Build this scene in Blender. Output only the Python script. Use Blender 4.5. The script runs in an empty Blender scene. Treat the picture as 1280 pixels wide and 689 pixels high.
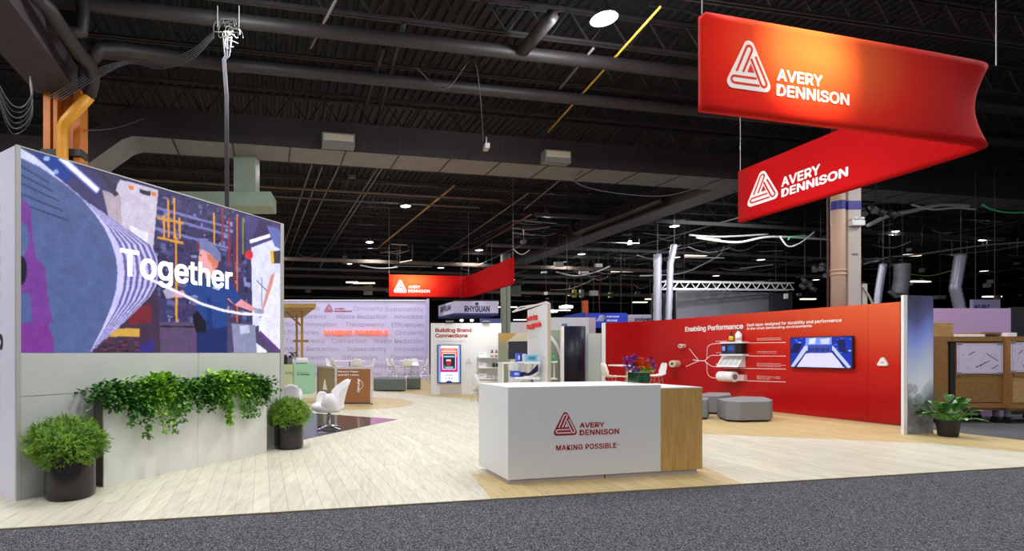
import bpy, math, random
import numpy as np
from mathutils import Vector, Matrix
random.seed(7); np.random.seed(7)
PI = math.pi
FX, CX, HY, EYE = 650.0, 460.0, 441.0, 1.5       # lens measured in a 1280x689 picture; horizon row, eye height in metres

# ---------------------------------------------------------------- camera
scene = bpy.context.scene
cam_d = bpy.data.cameras.new('camera'); cam = bpy.data.objects.new('camera', cam_d)
scene.collection.objects.link(cam); scene.camera = cam
cam.location = (0, 0, EYE); cam.rotation_euler = (PI/2, 0, 0)
cam_d.sensor_width = 36; cam_d.lens = FX/1280*36
cam_d.shift_x = (640-CX)/1280; cam_d.shift_y = (HY-344.5)/1280
cam_d.clip_end = 300
scene.view_settings.view_transform = 'Standard'; scene.view_settings.look = 'None'
scene.view_settings.gamma = 1; scene.view_settings.exposure = 0.0
# ---------------------------------------------------------------- world: the dim rest of the hall
world = bpy.data.worlds.new('hall_ambience'); scene.world = world; world.use_nodes = True
world.node_tree.nodes['Background'].inputs[0].default_value = (0.80, 0.84, 1.0, 1)
world.node_tree.nodes['Background'].inputs[1].default_value = 0.36

def lamp(kind, loc, power, color=(1, 1, 1), target=None, size=0.5, angle=60, blend=0.6):
    d = bpy.data.lights.new('lamp_light', kind); d.energy = power; d.color = color
    if kind == 'AREA': d.shape = 'DISK'; d.size = size
    if kind == 'SPOT': d.spot_size = math.radians(angle); d.spot_blend = blend; d.shadow_soft_size = size
    if kind == 'POINT': d.shadow_soft_size = size
    o = bpy.data.objects.new('lamp_light', d); scene.collection.objects.link(o); o.location = loc
    if target is not None:
        o.rotation_euler = (Vector(target)-Vector(loc)).to_track_quat('-Z', 'Y').to_euler()
    return o
U = Vector((0.983, 0.184, 0)).normalized(); V = Vector((-U.y, U.x, 0))    # hall grid directions
def hall(a, b, z=0.0): return Vector((0, 10, z)) + U*a + V*b
# ceiling lamps of the hall (downlights at 8.4 m)
for a in (-10, -3, 4, 11, 18):
    for b in (-9, -3.2, 1.2, 10, 17, 25):
        p = hall(a+1, b, 8.2)
        lamp('AREA', p, 205, (1, 0.985, 0.965), (p.x, p.y, 0), 1.6)
for a in (-6, 10, 26, 40):
    for b in (36, 50):
        p = hall(a, b, 8.2)
        lamp('AREA', p, 420, (1, 0.985, 0.965), (p.x, p.y, 0), 2.0)
# booth spotlights: on the hanging banner, on the red wall, brand wall, word wall, planter; added fill spots are marked
lamp('SPOT', (6.4, 3.9, 7.6), 1700, (1, 0.86, 0.5), (6.25, 7.46, 5.75), 0.10, 30, 1.0)
lamp('SPOT', (4.6, 2.9, 7.6), 420, (1, 0.9, 0.8), (5.9, 7.5, 5.4), 0.3, 50, 1.0)
lamp('SPOT', (1.0, 27.0, 7.6), 900, (1, 0.9, 0.8), (2.6, 31.5, 5.4), 0.3, 62, 1.0)
lamp('SPOT', (6.6, 9.5, 6.3), 330, (1, 0.9, 0.82), (10.6, 11.6, 2.0), 0.3, 70, 1.0)
lamp('SPOT', (-8.5, 2.0, 5.5), 700, (0.88, 0.84, 1.0), (-3.8, 5.4, 1.8), 0.3, 50, 1.0)  # unseen lavender spot added to brighten the video wall's end face
lamp('SPOT', (6.9, 13.8, 5.6), 150, (1, 0.9, 1.0), (9.8, 15.2, 1.9), 0.2, 60, 1.0)
lamp('SPOT', (3.97, 17.3, 4.0), 170, (0.9, 0.95, 1), (4.05, 18.4, 2.15), 0.08, 70, 1.0)
lamp('SPOT', (-0.9, 5.2, 6.6), 520, (1, 0.98, 0.93), (-2.45, 6.7, 0.8), 0.05, 52, 1.0)
lamp('SPOT', (-1.0, 24.0, 7.5), 700, (0.83, 0.80, 1.0), (-1.0, 29.6, 2.2), 0.3, 100, 1.0)
lamp('SPOT', (17.0, 22.0, 7.8), 2600, (0.95, 0.96, 1.0), (19.0, 30.5, 4.2), 0.5, 90, 1.0)      # unseen spot added to brighten the neighbouring stand's stage
lamp('SPOT', (3.2, 10.2, 4.6), 150, (0.85, 0.9, 1), (5.0, 12.0, 1.9), 0.1, 60, 1.0)

# ---------------------------------------------------------------- helpers
def lin(c):
    return tuple(((x/255)/12.92 if x/255 <= 0.04045 else ((x/255+0.055)/1.055)**2.4) for x in c)
MATS = {}
def mat(name, rgb, rough=0.5, metal=0.0, emit=0.0, var=0.0, scale=8.0, bump=0.0, bscale=60.0, spec=None, alpha=None, trans=0.0, stretch=None, rgb2=None):
    """procedural principled material; rgb in display values; var mixes towards rgb2 (or a darker tone) with noise"""
    if name in MATS: return MATS[name]
    m = bpy.data.materials.new(name); m.use_nodes = True; nt = m.node_tree; b = nt.nodes['Principled BSDF']
    c = lin(rgb); b.inputs['Base Color'].default_value = (*c, 1)
    b.inputs['Roughness'].default_value = rough; b.inputs['Metallic'].default_value = metal
    if spec is not None: b.inputs['Specular IOR Level'].default_value = spec
    if trans: b.inputs['Transmission Weight'].default_value = trans
    tc = nt.nodes.new('ShaderNodeTexCoord'); mp = nt.nodes.new('ShaderNodeMapping')
    nt.links.new(tc.outputs['Object'], mp.inputs[0])
    if stretch: mp.inputs['Scale'].default_value = stretch
    if var or rgb2:
        n = nt.nodes.new('ShaderNodeTexNoise'); n.inputs['Scale'].default_value = scale; n.inputs['Detail'].default_value = 4
        nt.links.new(mp.outputs[0], n.inputs['Vector'])
        r = nt.nodes.new('ShaderNodeValToRGB'); r.color_ramp.elements[0].position = 0.35; r.color_ramp.elements[1].position = 0.65
        c2 = lin(rgb2) if rgb2 else tuple(x*(1-var) for x in c)
        r.color_ramp.elements[0].color = (*c2, 1); r.color_ramp.elements[1].color = (*c, 1)
        nt.links.new(n.outputs[0], r.inputs[0]); nt.links.new(r.outputs[0], b.inputs['Base Color'])
    if bump:
        n2 = nt.nodes.new('ShaderNodeTexNoise'); n2.inputs['Scale'].default_value = bscale; n2.inputs['Detail'].default_value = 3
        nt.links.new(mp.outputs[0], n2.inputs['Vector'])
        bp = nt.nodes.new('ShaderNodeBump'); bp.inputs['Strength'].default_value = bump; bp.inputs['Distance'].default_value = 0.01
        nt.links.new(n2.outputs[0], bp.inputs['Height']); nt.links.new(bp.outputs[0], b.inputs['Normal'])
    if emit:
        b.inputs['Emission Color'].default_value = (*c, 1); b.inputs['Emission Strength'].default_value = emit
    MATS[name] = m; return m

def attr_mat(name, emit=1.0, rough=0.3, base=False):
    """material whose colour is the mesh's own colour attribute 'col' (prints and screens)"""
    if name in MATS: return MATS[name]
    m = bpy.data.materials.new(name); m.use_nodes = True; nt = m.node_tree; b = nt.nodes['Principled BSDF']
    a = nt.nodes.new('ShaderNodeAttribute'); a.attribute_name = 'col'
    b.inputs['Roughness'].default_value = rough
    if base: nt.links.new(a.outputs['Color'], b.inputs['Base Color'])
    else:
        b.inputs['Base Color'].default_value = (0.01, 0.01, 0.01, 1); b.inputs['Specular IOR Level'].default_value = 0.2
        nt.links.new(a.outputs['Color'], b.inputs['Emission Color']); b.inputs['Emission Strength'].default_value = emit
    MATS[name] = m; return m

def tag(o, label=None, cat=None, group=None, kind=None):
    if label: o['label'] = label
    if cat: o['category'] = cat
    if group: o['group'] = group
    if kind: o['kind'] = kind
    return o
WORLD = {}                                      # object name -> world matrix of its frame
def thing(name, label, cat, loc=(0, 0, 0), rz=0.0, group=None):
    o = bpy.data.objects.new(name, None); scene.collection.objects.link(o); o.empty_display_size = 0.1
    o.location = loc; o.rotation_euler = (0, 0, rz)
    WORLD[o.name] = Matrix.Translation(Vector(loc)) @ Matrix.Rotation(rz, 4, 'Z')
    return tag(o, label, cat, group)

class MB:
    def __init__(s): s.v = []; s.f = []; s.mi = []
    def add(s, vs, fs, mi=0):
        n = len(s.v); s.v += [tuple(v) for v in vs]; s.f += [tuple(i+n for i in f) for f in fs]; s.mi += [mi]*len(fs); return s
    def prism(s, poly, z0, z1, mi=0):
        n = len(poly); a = sum(poly[i][0]*poly[(i+1) % n][1]-poly[(i+1) % n][0]*poly[i][1] for i in range(n))
        if a < 0: poly = poly[::-1]
        vs = [(p[0], p[1], z0) for p in poly]+[(p[0], p[1], z1) for p in poly]
        return s.add(vs, [tuple(range(n))[::-1], tuple(range(n, 2*n))]+[(i, (i+1) % n, (i+1) % n+n, i+n) for i in range(n)], mi)
    def box(s, c, size, rz=0.0, mi=0):
        x, y, z = (q/2 for q in size); ca, sa = math.cos(rz), math.sin(rz)
        poly = [(c[0]+a*ca-b*sa, c[1]+a*sa+b*ca) for a, b in ((-x, -y), (x, -y), (x, y), (-x, y))]
        return s.prism(poly, c[2]-z, c[2]+z, mi)
    def beam(s, p, q, w, h=None, mi=0):
        """square bar from p to q"""
        p, q = Vector(p), Vector(q); h = h or w; d = (q-p).normalized()
        up = Vector((0, 0, 1)) if abs(d.z) < 0.99 else Vector((0, 1, 0))
        r = d.cross(up).normalized(); up = r.cross(d)
        vs = [e + r*a*w/2 + up*b*h/2 for e in (p, q) for a, b in ((-1, -1), (1, -1), (1, 1), (-1, 1))]
        return s.add(vs, [(0, 1, 2, 3), (7, 6, 5, 4), (0, 4, 5, 1), (1, 5, 6, 2), (2, 6, 7, 3), (3, 7, 4, 0)], mi)
    def tube(s, pts, r, n=8, mi=0, caps=True):
        pts = [Vector(p) for p in pts]; m = len(pts); rs = r if isinstance(r, (list, tuple)) else [r]*m
        vs = []; ref = None
        for i, p in enumerate(pts):
            d = (pts[min(i+1, m-1)]-pts[max(i-1, 0)]).normalized()
            if ref is None: ref = Vector((0, 0, 1)) if abs(d.z) < 0.9 else Vector((1, 0, 0))
            a = d.cross(ref).normalized(); b = a.cross(d).normalized(); ref = b
            vs += [p + (a*math.cos(2*PI*k/n)+b*math.sin(2*PI*k/n))*rs[i] for k in range(n)]
        fs = [(i*n+k, i*n+(k+1) % n, (i+1)*n+(k+1) % n, (i+1)*n+k) for i in range(m-1) for k in range(n)]
        if caps: fs += [tuple(range(n))[::-1], tuple(range((m-1)*n, m*n))]
        return s.add(vs, fs, mi)
    def lathe(s, prof, c=(0, 0, 0), n=32, mi=0, sx=1.0, sy=1.0):
        m = len(prof)
        vs = [(c[0]+r*sx*math.cos(2*PI*k/n), c[1]+r*sy*math.sin(2*PI*k/n), c[2]+z) for r, z in prof for k in range(n)]
        fs = [(i*n+k, i*n+(k+1) % n, (i+1)*n+(k+1) % n, (i+1)*n+k) for i in range(m-1) for k in range(n)]
        fs += [tuple(range(n))[::-1], tuple(range((m-1)*n, m*n))]
        return s.add(vs, fs, mi)
    def grid(s, pts, mi=0, close=False):
        """rows of points -> quads"""
        R, C = len(pts), len(pts[0])
        fs = [(i*C+j, i*C+(j+1) % C, (i+1)*C+(j+1) % C, (i+1)*C+j) for i in range(R-1) for j in range(C if close else C-1)]
        return s.add([p for row in pts for p in row], fs, mi)
    def build(s, name, m, parent=None, smooth=False, bevel=0.0, label=None, cat=None, group=None, kind=None, world=True, solid=0.0, subd=0):
        me = bpy.data.meshes.new(name); V_ = s.v
        if parent is not None and world:
            inv = WORLD[parent.name].inverted(); V_ = [inv @ Vector(v) for v in s.v]
        me.from_pydata([tuple(v) for v in V_], [], s.f); me.validate()
        for q in (m if isinstance(m, (list, tuple)) else [m]): me.materials.append(q)
        if any(s.mi) and len(me.polygons) == len(s.mi): me.polygons.foreach_set('material_index', s.mi)
        if smooth: me.polygons.foreach_set('use_smooth', [True]*len(me.polygons))
        o = bpy.data.objects.new(name, me); scene.collection.objects.link(o)
        if parent is not None:
            o.parent = parent; WORLD[o.name] = WORLD[parent.name]
        else: WORLD[o.name] = Matrix.Identity(4)
        if solid:
            q = o.modifiers.new('thickness', 'SOLIDIFY'); q.thickness = solid; q.offset = 0
        if bevel:
            q = o.modifiers.new('bevel', 'BEVEL'); q.width = bevel; q.segments = 2; q.limit_method = 'ANGLE'
        if subd:
            q = o.modifiers.new('subd', 'SUBSURF'); q.levels = subd; q.render_levels = subd
        return tag(o, label, cat, group, kind)

def copy_tree(o, parent=None):
    c = o.copy(); scene.collection.objects.link(c)
    if parent is not None: c.parent = parent
    for ch in [k for k in scene.collection.objects if k.parent == o]: copy_tree(ch, c)
    return c

# vertical surfaces: a = metres along the surface, b = height above floor, off = metres towards the viewer
class Plane:
    def __init__(s, p, q):
        s.p = Vector((p[0], p[1], 0)); q = Vector((q[0], q[1], 0)); s.L = (q-s.p).length; s.d = (q-s.p).normalized()
        s.n = Vector((s.d.y, -s.d.x, 0))
        if s.n.dot(-s.p) < 0: s.n = -s.n
    def pt(s, a, b, off=0.0): return s.p + s.d*a + Vector((0, 0, b)) + s.n*off
    def m(s, x, y=HY):
        k = (x-CX)/FX; a = (k*s.p.y-s.p.x)/(s.d.x-k*s.d.y)
        Z = s.p.y+a*s.d.y; return a, EYE+(HY-y)*Z/FX
class Curve(Plane):
    def __init__(s, pts):
        P = []; n = len(pts)
        for i in range(n-1):
            p0, p1, p2, p3 = (np.array(pts[min(max(j, 0), n-1)], float) for j in (i-1, i, i+1, i+2))
            for k in range(8):
                t = k/8; P.append(0.5*((2*p1)+(-p0+p2)*t+(2*p0-5*p1+4*p2-p3)*t*t+(-p0+3*p1-3*p2+p3)*t**3))
        P.append(np.array(pts[-1], float)); s.P = np.array(P)
        s.A = np.concatenate([[0], np.cumsum(np.linalg.norm(np.diff(s.P, axis=0), axis=1))]); s.L = s.A[-1]
    def pt(s, a, b, off=0.0):
        x = np.interp(a, s.A, s.P[:, 0]); y = np.interp(a, s.A, s.P[:, 1])
        i = min(max(int(np.searchsorted(s.A, a)), 1), len(s.A)-1); d = s.P[i]-s.P[i-1]; d = d/np.linalg.norm(d)
        n = np.array((d[1], -d[0]));
        if n.dot((x, y)) > 0: n = -n
        if a > s.L: x += d[0]*(a-s.L); y += d[1]*(a-s.L)
        return Vector((x+n[0]*off, y+n[1]*off, b))
    def m(s, x, y=HY):
        k = (x-CX)/FX; r = s.P[:, 0]/s.P[:, 1]; a = float(np.interp(k, r, s.A)); Z = float(np.interp(a, s.A, s.P[:, 1]))
        return a, EYE+(HY-y)*Z/FX
def plate(mb, S, a0, a1, b0, b1, off0, off1, mi=0, seg=1):
    """slab on a surface"""
    for i in range(seg):
        p, q = a0+(a1-a0)*i/seg, a0+(a1-a0)*(i+1)/seg
        vs = [S.pt(a, b, o) for o in (off0, off1) for a, b in ((p, b0), (q, b0), (q, b1), (p, b1))]
        mb.add(vs, [(3, 2, 1, 0), (4, 5, 6, 7), (0, 1, 5, 4), (1, 2, 6, 5), (2, 3, 7, 6), (3, 0, 4, 7)], mi)
    return mb
_fc = {}
try: SANS = bpy.data.fonts.load(bpy.utils.system_resource('DATAFILES', path='fonts')+'/Inter.woff2')   # the sans face that ships inside Blender
except Exception: SANS = None
def text_mesh(t, bold=0.0, res=3, spacing=1.0):
    if SANS: t = t.replace('I', 'l')                       # plain capital I without serifs
    key = (t, bold, res, spacing)
    if key in _fc: return _fc[key]
    c = bpy.data.curves.new('t', 'FONT'); c.body = t; c.size = 1; c.resolution_u = res; c.space_character = spacing
    c.fill_mode = 'FRONT'
    if SANS: c.font = SANS
    o = bpy.data.objects.new('t', c); scene.collection.objects.link(o)
    dg = bpy.context.evaluated_depsgraph_get(); me = o.evaluated_get(dg).to_mesh()
    v = [tuple(p.co) for p in me.vertices]; f = [tuple(p.vertices) for p in me.polygons]
    o.evaluated_get(dg).to_mesh_clear(); bpy.data.objects.remove(o); bpy.data.curves.remove(c)
    _fc[key] = (v, f); return v, f
def words(t, S, a0, a1, b0, b1, m, parent, name='lettering', bold=0.012, off=0.004, res=3, spacing=1.0, rot=0, thick=0.0, label=None):
    v, f = text_mesh(t, bold, res, spacing)
    xs = [p[0] for p in v]; ys = [p[1] for p in v]; x0, x1, y0, y1 = min(xs), max(xs), min(ys), max(ys)
    mb = MB(); x0 -= bold; x1 += bold; y0 -= bold; y1 += bold
    sh = [(0, 0)] if bold < 0.006 else [(bold*math.cos(k*PI/4), bold*math.sin(k*PI/4)) for k in range(8 if bold > 0.025 else 4)]
    if len(sh) == 4: sh = [(bold, bold*.7), (-bold, bold*.7), (-bold, -bold*.7), (bold, -bold*.7)]
    for q, (dx, dy) in enumerate(sh):                      # heavier weight: shifted copies of the letter faces, a hair apart
        out = []
        for p in v:
            u, w = (p[0]+dx-x0)/(x1-x0), (p[1]+dy-y0)/(y1-y0)
            if rot: u, w = (1-w, u) if rot == 1 else (w, 1-u)
            out.append(S.pt(a0+(a1-a0)*u, b0+(b1-b0)*w, off+q*0.00015))
        mb.add(out, f)
    return mb.build(name, m, parent, solid=thick, label=label)
def pxwords(t, S, x0, y0, x1, y1, m, parent, **k):
    """left end: baseline row y0 and top row y1 both at column x0; right end at column x1"""
    a0, b0 = S.m(x0, y0); _, b1 = S.m(x0, y1); a1, _ = S.m(x1)
    return words(t, S, a0, a1, b0, b1, m, parent, **k)
def emblem(S, a0, a1, b0, b1, m, mline, parent, off=0.004, name='emblem'):
    def Q(u, w, o): return S.pt(a0+(a1-a0)*u, b0+(b1-b0)*w, o)
    hull = []
    for cx, cy, t0 in ((0.87, 0.13, -90), (0.5, 0.87, 15), (0.13, 0.13, 150)):
        for k in range(8): t = math.radians(t0+k*(120 if t0 != 150 else 120)/7); hull.append((cx+0.13*math.cos(t), cy+0.13*math.sin(t)))
    mb = MB(); mb.add([Q(u, w, off) for u, w in hull], [tuple(range(len(hull)))]); e = mb.build(name, m, parent)
    mb = MB(); W = 0.024
    def stroke(pts, wd=W):
        pts = [(0.5+(x-0.5)*0.92, 0.42+(y-0.42)*0.92) for x, y in pts]
        L = []; n = len(pts)
        for i, p in enumerate(pts):
            q0, q1 = pts[max(i-1, 0)], pts[min(i+1, n-1)]; dx, dy = q1[0]-q0[0], q1[1]-q0[1]; l = math.hypot(dx, dy)
            nx, ny = -dy/l*wd, dx/l*wd; L.append([Q(p[0]+nx, p[1]+ny, off+0.003), Q(p[0]-nx, p[1]-ny, off+0.003)])
        mb.grid(L)
    def arc(c, r, t0, t1, n=7): return [(c[0]+r*math.cos(math.radians(t0+(t1-t0)*k/(n-1))), c[1]+r*math.sin(math.radians(t0+(t1-t0)*k/(n-1)))) for k in range(n)]
    stroke([(0.19, 0.34)]+arc((0.5, 0.86), 0.075, 155, -25)+[(0.35, 0.34)])
    stroke([(0.55, 0.66)]+arc((0.87, 0.14), 0.07, 205, 385)+[(0.66, 0.72)])
    stroke([(0.69, 0.235)]+arc((0.14, 0.16), 0.075, 90, 270)+[(0.76, 0.085)])
    mb.add([Q(u, w, off+0.003) for u, w in ((0.46, 0.36), (0.62, 0.36), (0.54, 0.54))], [(0, 1, 2)])
    mb.build('emblem_line', mline, e)
    return e
def pxemblem(S, x0, y0, x1, y1, m, mline, parent, **k):
    a0, b0 = S.m(x0, y0); _, b1 = S.m(x0, y1); a1, _ = S.m(x1)
    return emblem(S, a0, a1, b0, b1, m, mline, parent, **k)
# small painter for pictures shown on screens: colour grid filled with polygons
class Paint:
    def __init__(s, S, a0, a1, b0, b1, nx, ny, bg):
        s.S, s.box, s.nx, s.ny = S, (a0, a1, b0, b1), nx, ny
        s.A, s.B = np.meshgrid(np.linspace(a0, a1, nx), np.linspace(b0, b1, ny)); s.c = np.zeros((ny, nx, 3)); s.c[:] = lin(bg)
    def poly(s, pts, rgb, px=True, alpha=1.0):
        P = [s.S.m(*p) for p in pts] if px else pts; ins = np.zeros(s.A.shape, bool); n = len(P)
        for i in range(n):
            (x0, y0), (x1, y1) = P[i], P[(i+1) % n]
            if y0 == y1: continue
            ins ^= ((s.B > min(y0, y1)) & (s.B <= max(y0, y1)) & (s.A < (x1-x0)*(s.B-y0)/(y1-y0)+x0))
        s.c[ins] = s.c[ins]*(1-alpha)+np.array(lin(rgb))*alpha; return ins
    def line(s, pts, w, rgb, px=True, alpha=1.0):
        P = [s.S.m(*p) for p in pts] if px else pts
        for (x0, y0), (x1, y1) in zip(P[:-1], P[1:]):
            l = math.hypot(x1-x0, y1-y0) or 1e-6; nx, ny = -(y1-y0)/l*w/2, (x1-x0)/l*w/2
            s.poly([(x0+nx, y0+ny), (x1+nx, y1+ny), (x1-nx, y1-ny), (x0-nx, y0-ny)], rgb, False, alpha)
    def disc(s, x, y, rx, ry, rgb, px=True, alpha=1.0):
        s.poly([(x+rx*math.cos(2*PI*k/20), y+ry*math.sin(2*PI*k/20)) for k in range(20)], rgb, px, alpha)
    def noise(s, amt): s.c *= (1+amt*(np.random.rand(s.ny, s.nx, 1)-0.5)*2)
    def build(s, name, m, parent, off):
        mb = MB()
        mb.grid([[s.S.pt(a, b, off) for a in np.linspace(s.box[0], s.box[1], s.nx)] for b in np.linspace(s.box[2], s.box[3], s.ny)])
        o = mb.build(name, m, parent); at = o.data.color_attributes.new('col', 'FLOAT_COLOR', 'POINT')
        buf = np.ones((s.ny*s.nx, 4)); buf[:, :3] = np.clip(s.c.reshape(-1, 3), 0, 1); at.data.foreach_set('color', buf.ravel()); return o
def G(x, y): Z = EYE*FX/(y-HY); return Vector(((x-CX)*Z/FX, Z, 0))
def P3(x, y, Z): return Vector(((x-CX)*Z/FX, Z, EYE+(HY-y)*Z/FX))

# ---------------------------------------------------------------- materials
M_white = mat('white_laminate', (226, 227, 228), 0.45, bump=0.05, bscale=200)
M_white2 = mat('white_plastic', (240, 240, 243), 0.35)
M_led_panel = mat('pale_grey_panel', (203, 205, 203), 0.55, var=0.04, scale=3)
M_dark = mat('matte_black', (22, 22, 24), 0.6)
M_grey = mat('grey_metal', (120, 120, 124), 0.45, 0.3)
M_silver = mat('galvanised_steel', (175, 176, 182), 0.35, 0.8, var=0.15, scale=4)
M_chrome = mat('chrome', (205, 208, 216), 0.22, 1.0)
M_black_metal = mat('black_painted_steel', (42, 40, 41), 0.55, var=0.3, scale=3)
M_brand_red = mat('brand_red_print', (158, 18, 30), 0.5)
M_text_white = mat('white_print', (245, 240, 238), 0.5)
M_text_dark = mat('charcoal_print', (45, 42, 55), 0.6)
M_text_grey = mat('grey_print', (128, 122, 150), 0.6)
M_cable_d = mat('dusty_cable', (84, 82, 84), 0.6)
M_fabric_red = mat('red_fabric', (226, 26, 20), 0.8, bump=0.1, bscale=300)
M_cable_w = mat('white_cable', (190, 190, 188), 0.5)
M_cable_b = mat('black_cable', (30, 30, 32), 0.5)
M_wood = mat('oak_veneer', (204, 164, 96), 0.5, rgb2=(186, 144, 76), scale=5, stretch=(9, 9, 0.7), bump=0.05)
# ================================================================= SETTING
def node_floor(name, wood):
    m = bpy.data.materials.new(name); m.use_nodes = True; nt = m.node_tree; L = nt.links; b = nt.nodes['Principled BSDF']
    N = lambda t: nt.nodes.new('ShaderNode'+t)
    geo = N('NewGeometry'); mp = N('Mapping'); L.new(geo.outputs['Position'], mp.inputs[0])
    if not wood:                                                # speckled loop-pile aisle carpet
        vo = N('TexVoronoi'); vo.inputs['Scale'].default_value = 130; L.new(mp.outputs[0], vo.inputs['Vector'])
        n = N('TexNoise'); n.inputs['Scale'].default_value = 100; n.inputs['Detail'].default_value = 5; L.new(mp.outputs[0], n.inputs['Vector'])
        n3 = N('TexNoise'); n3.inputs['Scale'].default_value = 1.3; L.new(mp.outputs[0], n3.inputs['Vector'])
        mx = N('Mix'); mx.data_type = 'FLOAT'; mx.inputs[0].default_value = 0.5
        L.new(vo.outputs['Color'], mx.inputs[2]); L.new(n.outputs[0], mx.inputs[3])
        r = N('ValToRGB'); e = r.color_ramp.elements; e[0].position = 0.28; e[0].color = (*lin((28, 28, 32)), 1); e[1].position = 0.78; e[1].color = (*lin((160, 160, 166)), 1)
        k = e.new(0.5); k.color = (*lin((70, 71, 76)), 1)
        L.new(mx.outputs[0], r.inputs[0]); L.new(r.outputs[0], b.inputs['Base Color']); b.inputs['Roughness'].default_value = 0.95
        b.inputs['Specular IOR Level'].default_value = 0.1
        bp = N('Bump'); bp.inputs['Strength'].default_value = 0.6; bp.inputs['Distance'].default_value = 0.01
        L.new(mx.outputs[0], bp.inputs['Height']); L.new(bp.outputs[0], b.inputs['Normal']); return m
    mp.inputs['Rotation'].default_value = (0, 0, -math.atan2(0.2, 0.98)); mp.inputs['Scale'].default_value = (14, 1.6, 1)
    n = N('TexNoise'); n.inputs['Scale'].default_value = 1.6; n.inputs['Detail'].default_value = 6; n.inputs['Distortion'].default_value = 0.6; L.new(mp.outputs[0], n.inputs['Vector'])
    at = N('Attribute'); at.attribute_name = 'col'
    sep = N('SeparateXYZ'); L.new(geo.outputs['Position'], sep.inputs[0])
    def math_(op, a, b_=None):
        q = N('Math'); q.operation = op
        for i, s_ in enumerate((a, b_)):
            if s_ is None: continue
            if isinstance(s_, (int, float)): q.inputs[i].default_value = s_
            else: L.new(s_, q.inputs[i])
        return q.outputs[0]
    X, Y = sep.outputs[0], sep.outputs[1]
    # honey-coloured zones laid in the pale vinyl: a disc, the rear left field, the strip along the red wall, a piece under the counter
    dx, dy = math_('SUBTRACT', X, -0.7), math_('SUBTRACT', Y, 15.5)
    disc = math_('LESS_THAN', math_('ADD', math_('MULTIPLY', dx, dx), math_('MULTIPLY', dy, dy)), 4.2)
    l1 = math_('GREATER_THAN', math_('ADD', Y, math_('MULTIPLY', X, 1.336)), 20.78)
    l2 = math_('MULTIPLY', math_('GREATER_THAN', math_('ADD', Y, math_('MULTIPLY', X, 0.325)), 11.49), math_('GREATER_THAN', X, 4.2))
    l3 = math_('MULTIPLY', math_('GREATER_THAN', X, 1.25), math_('LESS_THAN', math_('ADD', X, math_('MULTIPLY', Y, -0.15)), 3.36))
    l3 = math_('MULTIPLY', l3, math_('LESS_THAN', math_('SUBTRACT', Y, math_('MULTIPLY', X, 0.2)), 6.1))
    mask = math_('MAXIMUM', math_('MAXIMUM', disc, l1), math_('MAXIMUM', l2, l3))
    def ramp(c1, c2):
        r = N('ValToRGB'); r.color_ramp.elements[0].position = 0.3; r.color_ramp.elements[1].position = 0.7
        r.color_ramp.elements[0].color = (*lin(c1), 1); r.color_ramp.elements[1].color = (*lin(c2), 1); L.new(n.outputs[0], r.inputs[0]); return r.outputs[0]
    mx = N('Mix'); mx.data_type = 'RGBA'; L.new(mask, mx.inputs[0]); L.new(ramp((198, 194, 174), (222, 219, 200)), mx.inputs[6]); L.new(ramp((190, 168, 116), (212, 190, 140)), mx.inputs[7])
    m2 = N('Mix'); m2.data_type = 'RGBA'; m2.blend_type = 'MULTIPLY'; m2.inputs[0].default_value = 1; L.new(mx.outputs[2], m2.inputs[6]); L.new(at.outputs['Color'], m2.inputs[7])
    L.new(m2.outputs[2], b.inputs['Base Color']); b.inputs['Roughness'].default_value = 0.42; b.inputs['Specular IOR Level'].default_value = 0.4
    return m
M_carpet = node_floor('aisle_carpet', False); M_vinyl = node_floor('vinyl_planks', True)
mb = MB(); mb.add([(-60, -12, 0), (70, -12, 0), (70, 80, 0), (-60, 80, 0)], [(0, 1, 2, 3)])
floor = mb.build('floor', M_carpet); tag(floor, 'speckled dark grey aisle carpet in front of the booth', kind='structure')
# booth floor: raised vinyl planks running away from the aisle
FU = Vector((0.98, 0.2, 0)).normalized(); FV = Vector((-FU.y, FU.x, 0)); F0 = Vector((-3.11, 4.39, 0))
S0, S1, T1 = -6.0, 14.85, 29.5
mb = MB(); mb.prism([tuple((F0+FU*s_+FV*t_)[:2]) for s_, t_ in ((S0, 0), (S1, 0), (S1, T1), (S0, T1))], 0.002, 0.012)
booth_floor = mb.build('floor', mat('joint_brown', (150, 132, 100), 0.8)); tag(booth_floor, 'pale wood-look vinyl plank floor of the booth', kind='structure')
PWD, PLN = 0.165, 1.2
planks = []
for i in range(int((S1-S0)/PWD)):
    t = -random.random()*PLN
    while t < T1:
        s0 = S0+i*PWD; c = F0+FU*(s0+PWD/2)+FV*max(t+PLN/2, 0.3); px = CX+FX*c.x/max(c.y, 0.5)
        vis = -60 < px < 1340 and c.y > 0.5
        planks.append((c.y if vis else 999, s0, max(t, 0.0), min(t+PLN, T1))); t += PLN
planks.sort(key=lambda q: q[0])
def plank_mb(mb, s0, t0, t1):
    g = 0.0016; mb.prism([tuple((F0+FU*s_+FV*t_)[:2]) for s_, t_ in ((s0+g, t0+g), (s0+PWD-g, t0+g), (s0+PWD-g, t1-g), (s0+g, t1-g))], 0.012, 0.0155)
def plank_col(o, cols):
    at = o.data.color_attributes.new('col', 'FLOAT_COLOR', 'POINT'); buf = np.ones((len(o.data.vertices), 4))
    for i, c in enumerate(cols): buf[i*8:(i+1)*8, :3] = c
    at.data.foreach_set('color', buf.ravel())
for k, (z, s0, t0, t1) in enumerate(planks[:300]):
    if t1-t0 < 0.02: continue
    mb = MB(); plank_mb(mb, s0, t0, t1); o = mb.build('plank', M_vinyl, booth_floor); plank_col(o, [random.uniform(0.9, 1.03)])
mb = MB(); cols = []
for (z, s0, t0, t1) in planks[300:]:
    if t1-t0 < 0.02: continue
    plank_mb(mb, s0, t0, t1); cols.append(random.uniform(0.9, 1.03))
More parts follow.
